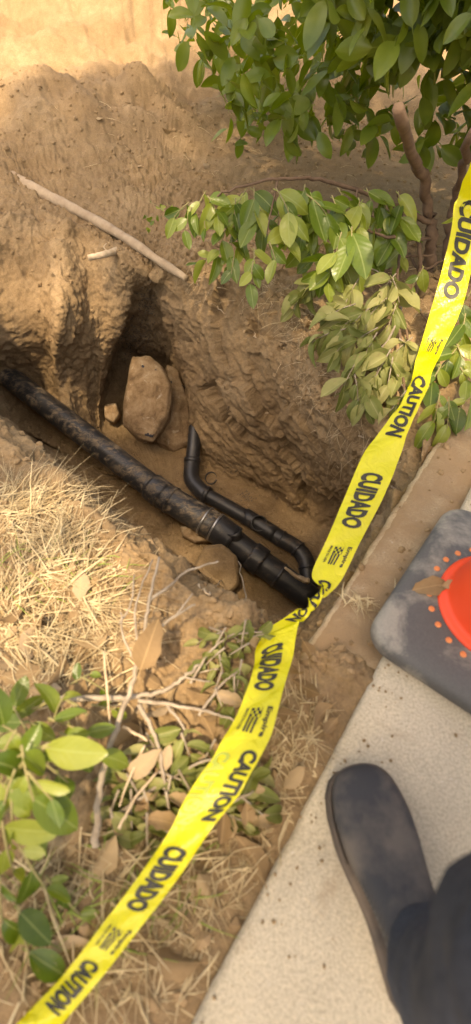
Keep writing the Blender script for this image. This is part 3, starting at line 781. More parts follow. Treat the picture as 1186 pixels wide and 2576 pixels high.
hedge = empty('shrub', at(1090, 620, 0), 'living green shrub with glossy oval leaves overhanging the trench', 'shrub')
stems(hedge, [([(1075,690,-.02),(1085,600,.12),(1080,520,.22),(1050,400,.42),(1000,280,.62)], .024, .014), ([(1120,700,-.02),(1130,580,.12),(1150,480,.26),(1190,330,.5)], .020, .012),
              ([(1080,560,.18),(960,500,.26),(820,455,.33),(700,450,.36),(560,480,.34)], .010, .003), ([(1085,600,.12),(1000,600,.2),(930,580,.22),(880,560,.24)], .007, .003),
              ([(700,450,.36),(685,520,.30),(670,590,.24)], .004, .002), ([(900,475,.30),(890,530,.26),(885,570,.24)], .004, .002),
              ([(560,480,.34),(520,520,.28),(500,560,.22)], .003, .0018), ([(1030,640,.06),(1060,680,.05),(1120,650,.08)], .006, .003),
              ([(1040,760,.0),(1060,660,.08),(1040,560,.18),(1000,480,.3)], .010, .006), ([(1100,800,.0),(1150,700,.1),(1175,600,.2)], .008, .005), ([(960,700,.03),(1010,650,.08),(1090,640,.1)], .005, .003),
              ([(1030,860,.02),(1000,760,.06),(930,700,.1)], .004, .002), ([(1120,900,.02),(1070,800,.06),(1010,740,.08)], .004, .002), ([(1010,490,.25),(1012,600,.15),(1000,700,.1),(1010,900,.05),(1022,1000,.04)], .006, .004)], 'dark_bark')
for s_ in [(500,512,.30,3,.08,-120,.085),(470,556,.26,3,.08,-110,.09),(515,560,.26,2,.07,-80,.07),(590,540,.28,5,.10,-95,.10),(560,600,.22,4,.1,-110,.10),(600,590,.22,4,.10,-80,.10),(520,650,.16,4,.09,-160,.085),
           (580,640,.18,4,.09,-95,.085),(585,670,.16,2,.07,-100,.075),(640,655,.20,3,.08,-90,.085),(690,640,.22,2,.07,-70,.10),(632,690,.18,3,.08,-100,.08),
           (720,515,.32,5,.11,-60,.11),(720,590,.24,4,.10,-100,.10),(760,560,.26,4,.11,-85,.10),(790,580,.24,4,.10,-110,.11),(810,520,.32,5,.12,-40,.12),(850,530,.30,4,.11,-70,.12),
           (905,540,.28,5,.11,-90,.12),(885,600,.27,2,.07,-92,.135),(850,620,.25,2,.07,-105,.125),(820,665,.2,4,.09,-135,.10),(830,690,.18,3,.08,-100,.09),(940,520,.28,4,.11,-70,.12),
           (985,580,.22,4,.11,-85,.12),(970,520,.28,4,.1,-60,.11),(1010,520,.28,3,.1,-80,.11),(640,520,.3,4,.1,-90,.1),(1165,520,.34,3,.1,-80,.11),(940,620,.16,4,.1,-110,.1),
           (1170,760,.14,4,.1,-120,.1),(1165,830,.1,4,.1,-100,.1),(1130,900,.08,4,.09,-130,.09),(1165,905,.08,4,.09,-70,.085),(1090,955,.06,4,.08,-120,.085),(1160,1020,.04,4,.09,-140,.085),
           (700,560,.22,4,.1,-100,.09),(660,545,.24,4,.1,-70,.09),(760,510,.30,5,.1,-100,.1),(870,505,.3,4,.1,-60,.11),(800,630,.16,4,.1,-120,.09),(930,580,.18,4,.1,-60,.1),(1040,560,.16,4,.1,-100,.09),(1050,700,.08,3,.09,-120,.08),(900,660,.14,4,.1,-110,.09),(540,520,.3,4,.1,-60,.09),(600,510,.3,4,.1,-120,.09),(450,530,.28,3,.08,-140,.075),(1010,640,.1,4,.09,-90,.09),(760,640,.14,3,.09,-100,.085),(1130,1040,.03,4,.08,-90,.08),(1100,1030,.04,4,.08,-100,.08),(1180,960,.06,3,.08,-60,.085)]:
    sprig(hedge, 'leaf', *s_)
sh2 = empty('cut_branch', at(960, 860, 0), 'cut branch of limp olive leaves drooping over the trench edge beside the tape', 'branch')
stems(sh2, [([(1000,700,.08),(960,760,.10),(900,800,.10),(830,840,.08)], .004, .002), ([(1015,760,.08),(980,850,.08),(930,900,.06),(880,950,.04)], .004, .002), ([(1060,780,.08),(960,690,.12),(850,640,.14)], .003, .002)], 'bark')
for s_ in [(860,700,.16,5,.1,-100,.10),(800,700,.14,4,.1,-140,.09),(770,730,.1,4,.09,-150,.085),(750,755,.08,3,.08,-120,.075),(880,740,.14,5,.1,-120,.095),(850,780,.12,5,.1,-160,.09),
           (820,840,.1,5,.1,-165,.09),(860,820,.1,5,.1,-150,.09),(900,800,.12,5,.1,-140,.095),(905,850,.1,5,.1,-150,.09),(860,870,.08,4,.09,-140,.085),(930,870,.1,5,.1,-120,.095),
           (970,720,.15,4,.09,-130,.1),(1000,730,.15,3,.08,-70,.095),(950,770,.12,4,.1,-140,.095),(985,800,.1,5,.1,-110,.1),(1000,880,.09,4,.1,-140,.1),(1040,880,.09,4,.1,-40,.1),
           (880,940,.05,4,.08,-120,.085),(900,980,.04,3,.08,-80,.085),(940,960,.05,5,.1,-110,.085),(925,1000,.03,4,.08,-95,.08),(980,950,.06,4,.09,-100,.085),(1000,1010,.04,3,.08,-130,.08),(960,920,.08,4,.09,-120,.09),
           (1010,960,.05,3,.08,-60,.08),(1060,930,.05,4,.09,-80,.085)]:
    sprig(sh2, 'wilted', s_[0], s_[1], s_[2], s_[3] + 1, *s_[4:], stem='bark', fan=62, face=.32)
sh3 = empty('cut_branch', at(560, 1640, 0), 'wilting leafy cut branch on the lip between the twist of tape and the dry grass', 'branch')
stems(sh3, [([(480,1720,.05),(520,1650,.06),(580,1600,.06),(660,1590,.06)], .0028, .0016), ([(500,1800,.05),(560,1720,.06),(600,1690,.06)], .0028, .0016)], 'bark')
for s_ in [(520,1605,.05,4,0.060,-160,0.043),(545,1620,.06,4,0.060,-120,0.045),(580,1598,.05,5,0.068,-20,0.043),(610,1610,.06,5,0.068,-100,0.043),(640,1600,.05,4,0.060,20,0.040),(590,1640,.06,4,0.060,-150,0.045),(530,1660,.05,4,0.060,-140,0.043),
           (560,1690,.05,4,0.060,-80,0.043),(600,1710,.05,5,0.060,-100,0.043),(590,1750,.05,4,0.060,-90,0.043),(540,1740,.04,4,0.060,-110,0.043),(510,1690,.04,3,0.051,-170,0.040),(560,1780,.04,4,0.060,-70,0.043)]:
    sprig(sh3, 'wilted', *s_, stem='bark', fan=85, face=.4, dry=.08)
sh4 = empty('cut_branch', at(420, 1980, 0), 'heap of pale wilted leaves on a cut branch under the lower tape', 'branch')
stems(sh4, [([(280,2060,.04),(380,1990,.05),(480,1930,.05),(560,1900,.05)], .003, .0018), ([(420,2090,.04),(520,2050,.05),(640,1990,.05)], .003, .0016)], 'bark')
for s_ in [(470,1880,.07,2,0.051,-70,0.058),(450,1960,.06,4,0.068,-20,0.051),(480,1990,.05,4,0.068,-60,0.051),(330,1970,.05,4,0.068,-150,0.051),(350,2000,.05,4,0.068,-60,0.051),(310,1990,.04,4,0.068,-140,0.048),(280,2040,.04,4,0.068,-110,0.051),
           (330,2050,.05,4,0.068,-90,0.051),(380,2040,.05,5,0.068,-70,0.051),(420,2010,.05,5,0.068,-100,0.051),(430,2060,.05,4,0.068,-80,0.051),(560,1990,.04,4,0.068,-30,0.051),(600,2010,.04,4,0.068,20,0.051),(620,1980,.04,3,0.060,60,0.048),
           (570,2050,.04,4,0.068,-60,0.051),(290,2100,.04,4,0.068,-80,0.051),(370,2110,.04,4,0.068,-90,0.051),(350,1930,.05,3,0.068,-140,0.051),(650,2040,.03,3,.07,-40,.05),(600,2060,.03,4,.07,-20,.05),(640,1960,.04,3,.06,70,.05),(400,1900,.05,3,.07,-60,.055),(300,1960,.04,3,.07,-120,.055),(520,1900,.05,3,0.060,-120,0.048)]:
    sprig(sh4, 'wilted', s_[0], s_[1], s_[2] * .8, s_[3] + 3, *s_[4:], stem='bark', fan=110, face=.3, dry=.22)
sh5 = empty('shrub', at(0, 2080, 0), 'low green shrub with broad leaves growing by the dry grass bank', 'shrub')
stems(sh5, [([(-60,2120,.0),(0,2010,.12),(60,1920,.18),(130,1870,.2)], .006, .003), ([(-60,2120,.0),(60,2000,.14),(120,1960,.18)], .005, .0025), ([(-60,1900,.0),(60,1800,.1),(160,1760,.12),(220,1800,.12)], .004, .002)], 'stem')
for s_ in [(25,1835,.18,2,.07,150,.075),(10,1890,.19,2,.07,-120,.08),(95,1885,.20,2,.07,20,.085),(130,1935,.18,2,.07,-40,.075),(70,1965,.2,3,.07,-80,.085),(115,1995,.19,2,.07,-50,.075),
           (15,2000,.18,2,.07,-110,.08),(30,2060,.16,2,.07,-90,.07),(150,1770,.13,2,.06,70,.06),(185,1830,.13,3,.07,-20,.065),(215,1880,.12,3,.07,-30,.065),(40,1790,.14,2,.07,120,.055),(60,1815,.12,2,.07,-10,.06),
           (110,2070,.10,2,.07,-70,.06),(215,1700,.06,2,.05,30,.045),(245,1725,.06,2,.05,-30,.045),(270,1780,.05,2,.05,-10,.045),(-10,1950,.2,2,.07,-60,.08),
           (20,2150,.12,3,.08,-80,.075),(90,2200,.1,3,.08,-60,.07),(0,2280,.1,3,.08,-90,.07),(60,2360,.08,3,.08,-80,.07),(170,2270,.05,3,.08,-50,.06)]:
    sprig(sh5, 'leaf', *s_[:6], s_[6] * .88, fan=85, face=.6)
sh6 = empty('weed', surf(425, 520), 'yellow green weed sprig with tiny buds at the bank top', 'plant')
stems(sh6, [([(470,520,.08),(430,540,.09),(385,550,.08),(365,575,.06)], .0015, .0008), ([(430,540,.09),(400,520,.1),(372,505,.1)], .0012, .0008), ([(450,530,.08),(425,515,.1),(412,505,.11)], .0012, .0008)], 'stem')
for px, py in [(366,540),(372,548),(380,555),(368,572),(372,584),(378,566),(384,545),(392,520),(380,510),(404,512),(418,520),(428,530),(398,556),(440,545),(412,530)]:
    p = at(px, py, .085)
    put_leaf(sh6, 'leaf', p, rng.normal(0, 1, 3), TOCAM(p) + rng.normal(0, .3, 3), .024)

# fallen dry leaves
LG = 'dry fallen leaves in the litter'
spots = [(375,1625,1.5),(205,1475,1.0),(40,1545,1.1),(100,1575,1.0),(75,1620,.9),(235,1620,.9),(230,1640,.8),(380,1715,.9),(400,1790,1.0),(370,1770,1.0),(435,1760,.9),(408,1830,1.0),(310,1865,1.1),(350,1880,1.0),(380,1885,.9),
         (330,1840,.9),(430,1880,1.0),(300,1925,1.0),(345,1915,1.0),(380,1925,.9),(270,1945,.9),(500,1750,.8),(520,1820,.8),(545,1800,.7),(780,1645,.9),(762,1655,.7),(770,1735,.9),(805,1800,.8),(830,1830,.7),(745,1690,.6),
         (840,1600,.6),(720,1800,.7),(690,1990,.8),(655,1900,.7),(740,1960,.7),(690,790,.9),(730,800,1.0),(760,790,.9),(780,820,.8),(700,680,.8),(680,740,.6),(790,650,.7),(1090,620,1.0),(1060,740,1.0),(1030,720,.9),(1070,800,.9),
         (1100,700,.9),(1040,620,.9),(1110,840,.9),(1080,1140,.8),(1095,1120,.8),(1120,1090,.7),(1060,1100,.7),(150,1690,.9),(60,1700,1.0),(30,1680,.9),(120,1740,.9),(200,1745,.8),(480,520,.6),(520,545,.6),(150,2120,1.0),(260,2170,1.1),(430,2180,1.0),(520,2240,.9),(640,2160,.9),(330,2300,1.0),(180,2380,1.0),(560,2350,1.0),(440,2420,1.0),
         (250,300,.9),(420,330,.9),(520,420,.9),(620,380,.9),(700,330,.9),(350,420,.9)]
for px, py, s_ in spots:
    p, n0 = hit(px, py)
    if slab_dist(p[0], p[1]) > -.02: continue
    n0 = n0 + rng.normal(0, .28, 3); d = rng.normal(0, 1, 3); d[2] *= .2
    ln = .062 * s_ * random.uniform(.85, 1.2)
    d = d / np.linalg.norm(d)
    o = put_leaf(None, 'dry_leaf', p + np.array([0, 0, .008]) - d * ln * .5, d, n0, ln); o.name = 'fallen_leaf'
    where = ('in the dead grass of the near bank' if px < 480 and 1400 < py < 1760 else 'under the bare grey branches' if px < 480 and 1600 < py < 2090 else 'on soil behind the trench' if py < 560 and px < 720
             else 'in the shade beneath the shrub' if px > 990 and py < 900 else 'on the root tangle above the clay wall' if py < 900 else 'on the kerb by the shrub' if py < 1200 else 'between the lower tape and the slab' if py < 2090 and px > 640 else 'beside the lower tape')
    tag(o, 'curled tan fallen leaf ' + where, 'leaf', 'dry fallen leaves ' + where)
bl = bpy.data.objects['fallen_leaf']; bl['label'] = 'large tan dry leaf caught upright on the grey forked branch'; bl.pop('group', None)
bl.matrix_basis = leaf_matrix(at(352, 1690, .11), IMR * .35 + IMU, TOCAM(at(370, 1640, .1)), .085)

# ------------------------------------------------------------------ dry grass and fine roots
def blades(name, label, matl, specs, r=(.0007, .0013), kind='grass'):
    mb = MB()
    for p, d, ln, droop in specs:
        d = d / np.linalg.norm(d); pts = []; kk = rng.normal(0, .35, 3) * (random.random() < .6); tk = random.uniform(.2, .7)
        for k in range(7):
            t = k / 6; kink = kk * max(0.0, t - tk)
            pts.append(p + d * ln * t + np.array([0, 0, -1.0]) * droop * ln * t * t + kink * ln + rng.normal(0, ln * .006, 3) * (t > 0))
        rr = r[0] + (r[1] - r[0]) * random.random() ** 2.2; tube(mb, pts, lambda t: rr * (1.1 - .85 * t), 4, False)
    o = mb.build(name, matl, None); return tag(o, label, kind, kind='stuff')
def region(poly, n):
    out = []; tries = 0
    xs = [a for a, b in poly]; ys = [b for a, b in poly]
    cs = np.array([at(a, b, 0)[:2] for a, b in poly]); lo, hi = cs.min(0), cs.max(0)
    while len(out) < n and tries < n * 30:
        tries += 1
        x, y = random.uniform(lo[0], hi[0]), random.uniform(lo[1], hi[1]); z = drop(x, y)
        if z < -.2: continue
        a, b = proj((x, y, z))
        if inpoly(a, b, poly) and slab_dist(x, y) < -.01: out.append(np.array([x, y, z]))
    return out
GP = [(-60,1215),(50,1235),(130,1250),(220,1320),(280,1380),(310,1430),(300,1500),(300,1600),(210,1700),(-60,1760)]
sp = []
def clumpy(P_, k): return [p for p in P_ if vnoise(np.array([p * 14.0]))[0] > k]
tufts = region(GP, 46)
for c_ in tufts:
    a0 = random.gauss(.7, 1.0)
    for _ in range(random.randint(8, 26)):
        a = random.gauss(a0, .45); sp.append((c_ + np.array([random.gauss(0, .012), random.gauss(0, .012), .004]), np.array([math.cos(a), math.sin(a), abs(random.gauss(.25, .25))]), random.uniform(.05, .17), random.uniform(.1, .6)))
for p in region(GP, 900):
    a = random.uniform(0, 6.28); sp.append((p + np.array([0, 0, .002]), np.array([math.cos(a), math.sin(a), random.uniform(-.05, .2)]), random.uniform(.008, .03), .1))
for p in clumpy(region(GP, 620), -.05):
    a = random.gauss(.5, 1.2)
    sp.append((p, np.array([math.cos(a), math.sin(a), abs(random.gauss(.12, .25))]), random.uniform(.05, .17), random.uniform(.05, .45)))
for p in region([(60,1200),(150,1215),(235,1300),(300,1370),(300,1420),(200,1340),(60,1270)], 70):
    a = random.gauss(.75, .5)
    sp.append((p + np.array([0, 0, .005]), np.array([math.cos(a), math.sin(a), random.uniform(.05, .5)]), random.uniform(.05, .12), random.uniform(.1, .6)))
for p in region([(150,1560),(420,1560),(420,1740),(250,1800),(-40,1800),(-40,1700)], 120):
    a = random.uniform(0, 6.28); sp.append((p, np.array([math.cos(a), math.sin(a), random.uniform(0, .3)]), random.uniform(.05, .14), random.uniform(.05, .4)))
for p in region([(640,1800),(760,1720),(820,1750),(830,1850),(780,2000),(740,2077),(640,2077)], 240):
    a = random.uniform(0, 6.28); sp.append((p, np.array([math.cos(a), math.sin(a), random.uniform(0, .35)]), random.uniform(.03, .09), random.uniform(.1, .6)))
for p in region([(200,2080),(700,2080),(560,2560),(-60,2560),(-60,2200)], 520):
    a = random.uniform(0, 6.28); sp.append((p, np.array([math.cos(a), math.sin(a), random.uniform(0, .35)]), random.uniform(.05, .12), random.uniform(.1, .5)))
for px, py, n_ in [(895,1508,24),(920,1520,20),(1010,1500,8)]:
    for _ in range(n_):
        p = at(px + random.gauss(0, 10), py + random.gauss(0, 7), -.025); a = random.uniform(0, 6.28)
        sp.append((p, np.array([math.cos(a), math.sin(a), random.uniform(.1, .5)]), random.uniform(.025, .06), random.uniform(.2, .8)))
blades('dry_grass', 'bleached straw coloured dry grass matted over the near bank', M['straw'], sp, (.0005, .0023))
sp = []
for p in region([(620,690),(700,700),(840,790),(860,900),(760,880),(640,760)], 150) + region([(940,640),(1060,640),(1100,900),(960,880)], 120) + region([(100,250),(1186,250),(1186,480),(480,490),(200,470)], 260):
    a = random.uniform(0, 6.28); sp.append((p, np.array([math.cos(a), math.sin(a), random.uniform(-.1, .5)]), random.uniform(.04, .13), random.uniform(.2, .9)))
blades('dry_stalks', 'thin dry stalks and stems under the shrub', M['straw'], sp, (.0006, .0011))
sp = []
for _ in range(520):
    px, py = random.choice([(690,760),(750,860),(800,930),(820,980),(880,1080),(520,700),(640,720),(860,1130),(960,1180)]); px += random.gauss(0, 38); py += random.gauss(0, 30)
    p, n0 = hit(px, py)
    if slab_dist(p[0], p[1]) > KERB_OFF - .02: continue
    d = n0 * random.uniform(.1, .8) + rng.normal(0, .7, 3) + np.array([0, 0, -.3]); sp.append((p, d, random.uniform(.03, .09), random.uniform(.1, .8)))
blades('root_hairs', 'tangle of fine brown root hairs on the trench edge', M['fine_root'], sp, (.0006, .0015), 'roots')
sp = []
for p in region([(-30,1380),(330,1380),(330,1520),(-30,1560)], 40) + region([(100,2080),(600,2080),(500,2400),(0,2400)], 60):
    a = random.uniform(0, 6.28); sp.append((p, np.array([math.cos(a), math.sin(a), random.uniform(.2, .7)]), random.uniform(.05, .10), random.uniform(.1, .6)))
blades('green_grass', 'few green blades among the dry grass', M['green_blade'], sp, (.0010, .0016))

# ------------------------------------------------------------------ caution tape
TP = [ # left px, right px, py (left), py(right), z left, z right
 (1240,1330,250,290,.66,.66),(1190,1275,400,430,.52,.52),(1150,1222,500,525,.42,.42),(1132,1198,600,622,.33,.33),(1106,1176,705,728,.235,.255),(1082,1150,790,806,.19,.215),(1060,1118,865,872,.16,.185),
 (1036,1082,945,955,.13,.155),(1014,1058,1010,1018,.10,.125),(968,1026,1070,1092,.075,.085),(916,1004,1140,1158,.055,.050),(868,960,1250,1262,.025,.020),(826,906,1350,1366,.0,.0),(786,862,1440,1456,-.02,-.02)]
TQ = [ (655,752,1608,1566,.03,.04),(640,737,1672,1650,.05,.055),(632,722,1712,1706,.06,.065),(602,700,1782,1790,.075,.08),(566,676,1850,1862,.085,.095),(536,640,1905,1930,.09,.10),(474,596,2000,2010,.09,.10),(430,530,2085,2090,.085,.09),(360,450,2190,2210,.07,.07),(270,350,2310,2340,.05,.05),(170,240,2440,2480,.04,.04),(40,100,2580,2640,.03,.03)]
rowsT = [(at(a, c, e), at(b, d, f)) for a, b, c, d, e, f in TP]
Lp = at(1080, 800, .20); hv = TOCAM(Lp) + np.array(TOSUN); hv /= np.linalg.norm(hv); o_ = np.array([0, 0, H])
for k in (3, 4, 5, 6):                          # here the film turns its face up towards the light
    rowsT[k] = tuple(o_ + ray(a, b) * (((Lp - o_) @ hv) / (ray(a, b) @ hv)) for a, b in ((TP[k][0], TP[k][2]), (TP[k][1], TP[k][3])))
endA = rowsT[-1]; begB = (at(655, 1608, .03), at(752, 1566, .04))
c0, c1 = (endA[0] + endA[1]) / 2, (begB[0] + begB[1]) / 2
tw0, tw1 = at(818, 1482, -.015), at(758, 1545, .005)
axis = tw1 - tw0; axis /= np.linalg.norm(axis)
e1 = np.cross(axis, TOCAM(tw0)); e1 /= np.linalg.norm(e1); e2 = np.cross(axis, e1)
if (endA[1] - endA[0]) @ e1 < 0: e1 = -e1
if True:
    for k in range(9):
        t = k / 8; c_ = tw0 + (tw1 - tw0) * t; ang = 2 * math.pi * t; hw = .0135
        off = (e1 * math.cos(ang) + e2 * math.sin(ang)) * hw
        rowsT.append((c_ - off, c_ + off))
rowsT += [(at(a, c, e), at(b, d, f)) for a, b, c, d, e, f in TQ]
SUBT, NCT = 12, 13
Lr = smooth_path([r[0] for r in rowsT], SUBT); Rr = smooth_path([r[1] for r in rowsT], SUBT)
mid = [(a + b) / 2 for a, b in zip(Lr, Rr)]
sarr = np.concatenate([[0], np.cumsum([np.linalg.norm(mid[k + 1] - mid[k]) for k in range(len(mid) - 1)])])
TG = []
for k in range(len(Lr)):
    a, b = Lr[k], Rr[k]; row = []; tdir = mid[min(k + 1, len(mid) - 1)] - mid[max(k - 1, 0)]
    nv = np.cross(b - a, tdir); nv /= np.linalg.norm(nv) + 1e-9
    if nv[2] < 0 and not (len(TP) * SUBT <= k < (len(TP) + 9) * SUBT): nv = -nv
    for j in range(NCT):
        v = j / (NCT - 1)
        wv = .0042 * math.sin(sarr[k] * 31 + 2 * v) * (v - .5) * 2 + .0016 * math.sin(sarr[k] * 113 + 7 * v) * math.sin(sarr[k] * 17) + .0022 * math.sin(sarr[k] * 57 + 5 * v) + .0035 * math.cos((v - .5) * 3.1)
        row.append(a + (b - a) * v + nv * wv)
    TG.append(row)
TG = np.array(TG)
def tape_pt(s, v, lift=0.0):
    k = np.searchsorted(sarr, s) - 1; k = int(min(max(k, 0), len(sarr) - 2)); f = (s - sarr[k]) / (sarr[k + 1] - sarr[k])
    vv = min(max(v, 0), 1) * (NCT - 1); j = int(min(vv, NCT - 2)); g = vv - j
    p = (TG[k, j] * (1 - g) + TG[k, j + 1] * g) * (1 - f) + (TG[k + 1, j] * (1 - g) + TG[k + 1, j + 1] * g) * f
    n_ = np.cross(TG[k, j + 1] - TG[k, j], TG[k + 1, j] - TG[k, j]); n_ /= np.linalg.norm(n_) + 1e-12
    return p, n_
tape = empty('caution_tape', mid[len(mid) // 2], 'twisted yellow caution tape with black CUIDADO lettering strung across the trench', 'tape')
nk = len(Lr)
fq = np.array([(k * NCT + j, k * NCT + j + 1, (k + 1) * NCT + j + 1, (k + 1) * NCT + j) for k in range(nk - 1) for j in range(NCT - 1)])
obj('film', mesh_np('film', TG.reshape(-1, 3), fq), M['tape'], tape)
def s_at(py):                                  # length along the tape at a height in the photograph
    yy = np.array([proj(m_)[1] for m_ in mid]); return float(np.interp(py, yy, sarr))
def print_mesh(name, V2, Fs, s0, slen, v0, v1):
    """lay a flat design (x 0..1 along, y 0..1 across) onto the film, on the side facing up"""
    bm = bmesh.new(); bv = [bm.verts.new((x_, y_, 0)) for x_, y_ in V2]
    for f in Fs:
        try: bm.faces.new([bv[i] for i in f])
        except ValueError: pass
    for k in range(1, 12):
        for co, no in (((k / 12, 0, 0), (1, 0, 0)), ((0, k / 12, 0), (0, 1, 0))):
            bmesh.ops.bisect_plane(bm, geom=bm.verts[:] + bm.edges[:] + bm.faces[:], plane_co=co, plane_no=no)
    lift = .0042 if s_at(820) < s0 < s_at(930) else .0016
    for v in bm.verts:
        p, n_ = tape_pt(s0 + v.co.x * slen, v0 + (v1 - v0) * v.co.y)
        if n_ @ TOCAM(p) < 0 : n_ = -n_
        v.co = p + n_ * lift
    bmesh.ops.recalc_face_normals(bm, faces=bm.faces)
    me = bpy.data.meshes.new(name); bm.to_mesh(me); bm.free(); return obj(name, me, M['ink'], tape)
def text_design(body, bold=.02):
    cu = bpy.data.curves.new('t', 'FONT'); cu.body = body; cu.size = 1; cu.offset = bold; cu.resolution_u = 3
    to = bpy.data.objects.new('t', cu); COL.objects.link(to); bpy.context.view_layer.update()
    me = bpy.data.meshes.new_from_object(to.evaluated_get(bpy.context.evaluated_depsgraph_get()))
    V = np.array([v.co[:2] for v in me.vertices]); Fs = [tuple(p.vertices) for p in me.polygons]
    bpy.data.objects.remove(to); bpy.data.curves.remove(cu); bpy.data.meshes.remove(me)
    lo, hi = V.min(0), V.max(0); return (V - lo) / (hi - lo), Fs
CUI, CAU, EMP, USA = text_design('CUIDADO', .05), text_design('CAUTION', .05), text_design('Empire', .03), text_design('MADE IN USA', .02)
def word(des, y0, y1, v0=.20, v1=.78, ghost=False):
    a, b = s_at(y0), s_at(y1); o = print_mesh('lettering', *des, a, b - a, v0, v1)
    if ghost: o.data.materials.clear(); o.data.materials.append(M['ghost_ink'])
def logo(y0, y1):
    a, b = s_at(y0), s_at(y1); Ls = b - a
    print_mesh('lettering', *EMP, a, Ls, .70, .86); print_mesh('lettering', *USA, a + Ls * .05, Ls * .85, .20, .28)
    V, Fs = [], []
    def quad(x0, y0_, x1, y1_, sh=0):
        b_ = len(V); V.extend([(x0, y0_), (x1, y0_ + sh), (x1, y1_ + sh), (x0, y1_)]); Fs.append((b_, b_ + 1, b_ + 2, b_ + 3))
    for r_ in range(3):
        quad(.42, .10 + r_ * .30, 1.0, .26 + r_ * .30, -.08 if r_ else 0)
    for r_ in range(4):
        for c_ in range(3):
            if (r_ + c_) % 2 == 0: quad(.02 + c_ * .13, .12 + r_ * .2, .15 + c_ * .13, .32 + r_ * .2)
    quad(0, .08, .42, .13); quad(0, .92, .42, .97)
    print_mesh('emblem', V, Fs, a + Ls * .05, Ls * .9, .33, .64)
word(CUI, 505, 752); logo(852, 894); word(CAU, 950, 1098, .22, .86); word(CUI, 1192, 1330); logo(1375, 1425)
word(CAU, 1462, 1560, .14, .80); word(CUI, 1622, 1740, .16, .72); logo(1782, 1850); word(CAU, 1885, 2065, .60, .95); word(CAU, 1900, 2075, .04, .40, True); word(CUI, 2130, 2290); logo(2330, 2390); word(CAU, 2420, 2540)

# ------------------------------------------------------------------ traffic cone
cc = at(1268, 1528, .05); cc[2] = 0
ang = math.atan2(EDGE_D[1], EDGE_D[0]) - math.radians(3)
cone = empty('traffic_cone', (cc[0], cc[1], 0), 'orange red traffic cone on a dusty dark rubber base resting on the slab', 'cone')
ex, ey = np.array([math.cos(ang), math.sin(ang), 0]), np.array([math.sin(ang), -math.cos(ang), 0])   # along the edge, towards the paving
hx, hy, rr = .215, .190, .055
def rrect(inset, z, n=8):
    out = []
    for sx, sy, a0 in ((1, 1, 0), (-1, 1, 90), (-1, -1, 180), (1, -1, 270)):
        r_ = max(rr - inset, .01)
        for k in range(n):
            a = math.radians(a0 + 90 * k / (n - 1))
            out.append(cc + ex * (sx * (hx - rr) + math.cos(a) * r_) + ey * (sy * (hy - rr) + math.sin(a) * r_) + np.array([0, 0, z]))
    return out
prof = [(.004, .0), (.0, .006), (.0, .022), (.003, .031), (.010, .037), (.020, .040), (.05, .0415)]
mb = MB(); m_ = 32; V = []
for i_, z_ in prof: V += rrect(i_, z_ + .001)
for rad_, z_ in ((.165, .042), (.120, .042)):
    for k in range(m_):
        q_ = rrect(.05, 0)[k] - cc; a = math.atan2(q_ @ ey, q_ @ ex); V.append(cc + (ex * math.cos(a) + ey * math.sin(a)) * rad_ + np.array([0, 0, z_ + .001]))
nR = len(prof) + 2
mb.add(V, [(k * m_ + j, k * m_ + (j + 1) % m_, (k + 1) * m_ + (j + 1) % m_, (k + 1) * m_ + j) for k in range(nR - 1) for j in range(m_)])
mb.build('base', M['rubber'], cone)
mb = MB(); V = []; n_ = 56; pr = [(.124, .041), (.124, .046), (.117, .049), (.112, .050), (.108, .053), (.106, .060), (.102, .080), (.080, .25), (.055, .45), (.032, .66), (.030, .70), (.024, .705), (.022, .69), (.024, .66)]
for r_, z_ in pr:
    for k in range(n_):
        a = 2 * math.pi * k / n_; V.append(cc + np.array([math.cos(a) * r_, math.sin(a) * r_, z_ + .0015]))
mb.add(V, [(k * n_ + j, k * n_ + (j + 1) % n_, (k + 1) * n_ + (j + 1) % n_, (k + 1) * n_ + j) for k in range(len(pr) - 1) for j in range(n_)])
mb.build('cone_body', M['cone'], cone)
mb0 = MB(); V = []
for r_, z_ in ((.0062, -.002), (.0062, .0008), (.0048, .0016)):
    for k in range(12): a = 2 * math.pi * k / 12; V.append((math.cos(a) * r_, math.sin(a) * r_, z_))
mb0.add(V, [(k * 12 + j, k * 12 + (j + 1) % 12, (k + 1) * 12 + (j + 1) % 12, (k + 1) * 12 + j) for k in range(2) for j in range(12)] + [tuple(range(24, 36))])
plug = mb0.mesh('plug'); plug.materials.append(M['cone_plug'])
for k in range(26):
    a = 2 * math.pi * k / 26; o = obj('plug', plug, None, cone)
    o.location = (cc[0] + math.cos(a) * .140, cc[1] + math.sin(a) * .140, .0435)
lp = at(1048, 1485, .052)
lf = put_leaf(None, 'dry_leaf', at(1128, 1468, .052), at(1045, 1482, .05) - at(1128, 1468, .055), np.array([0, -.2, 1.0]), .074); lf.name = 'fallen_leaf'
tag(lf, 'flat brown dry leaf lying on the traffic cone base', 'leaf')
lf2 = put_leaf(None, 'dry_leaf', at(1112, 1474, .056), at(1160, 1468, .062) - at(1110, 1474, .056), np.array([0, -.3, 1.0]), .036); lf2.name = 'fallen_leaf'
tag(lf2, 'small crumpled leaf against the red foot of the traffic cone', 'leaf')

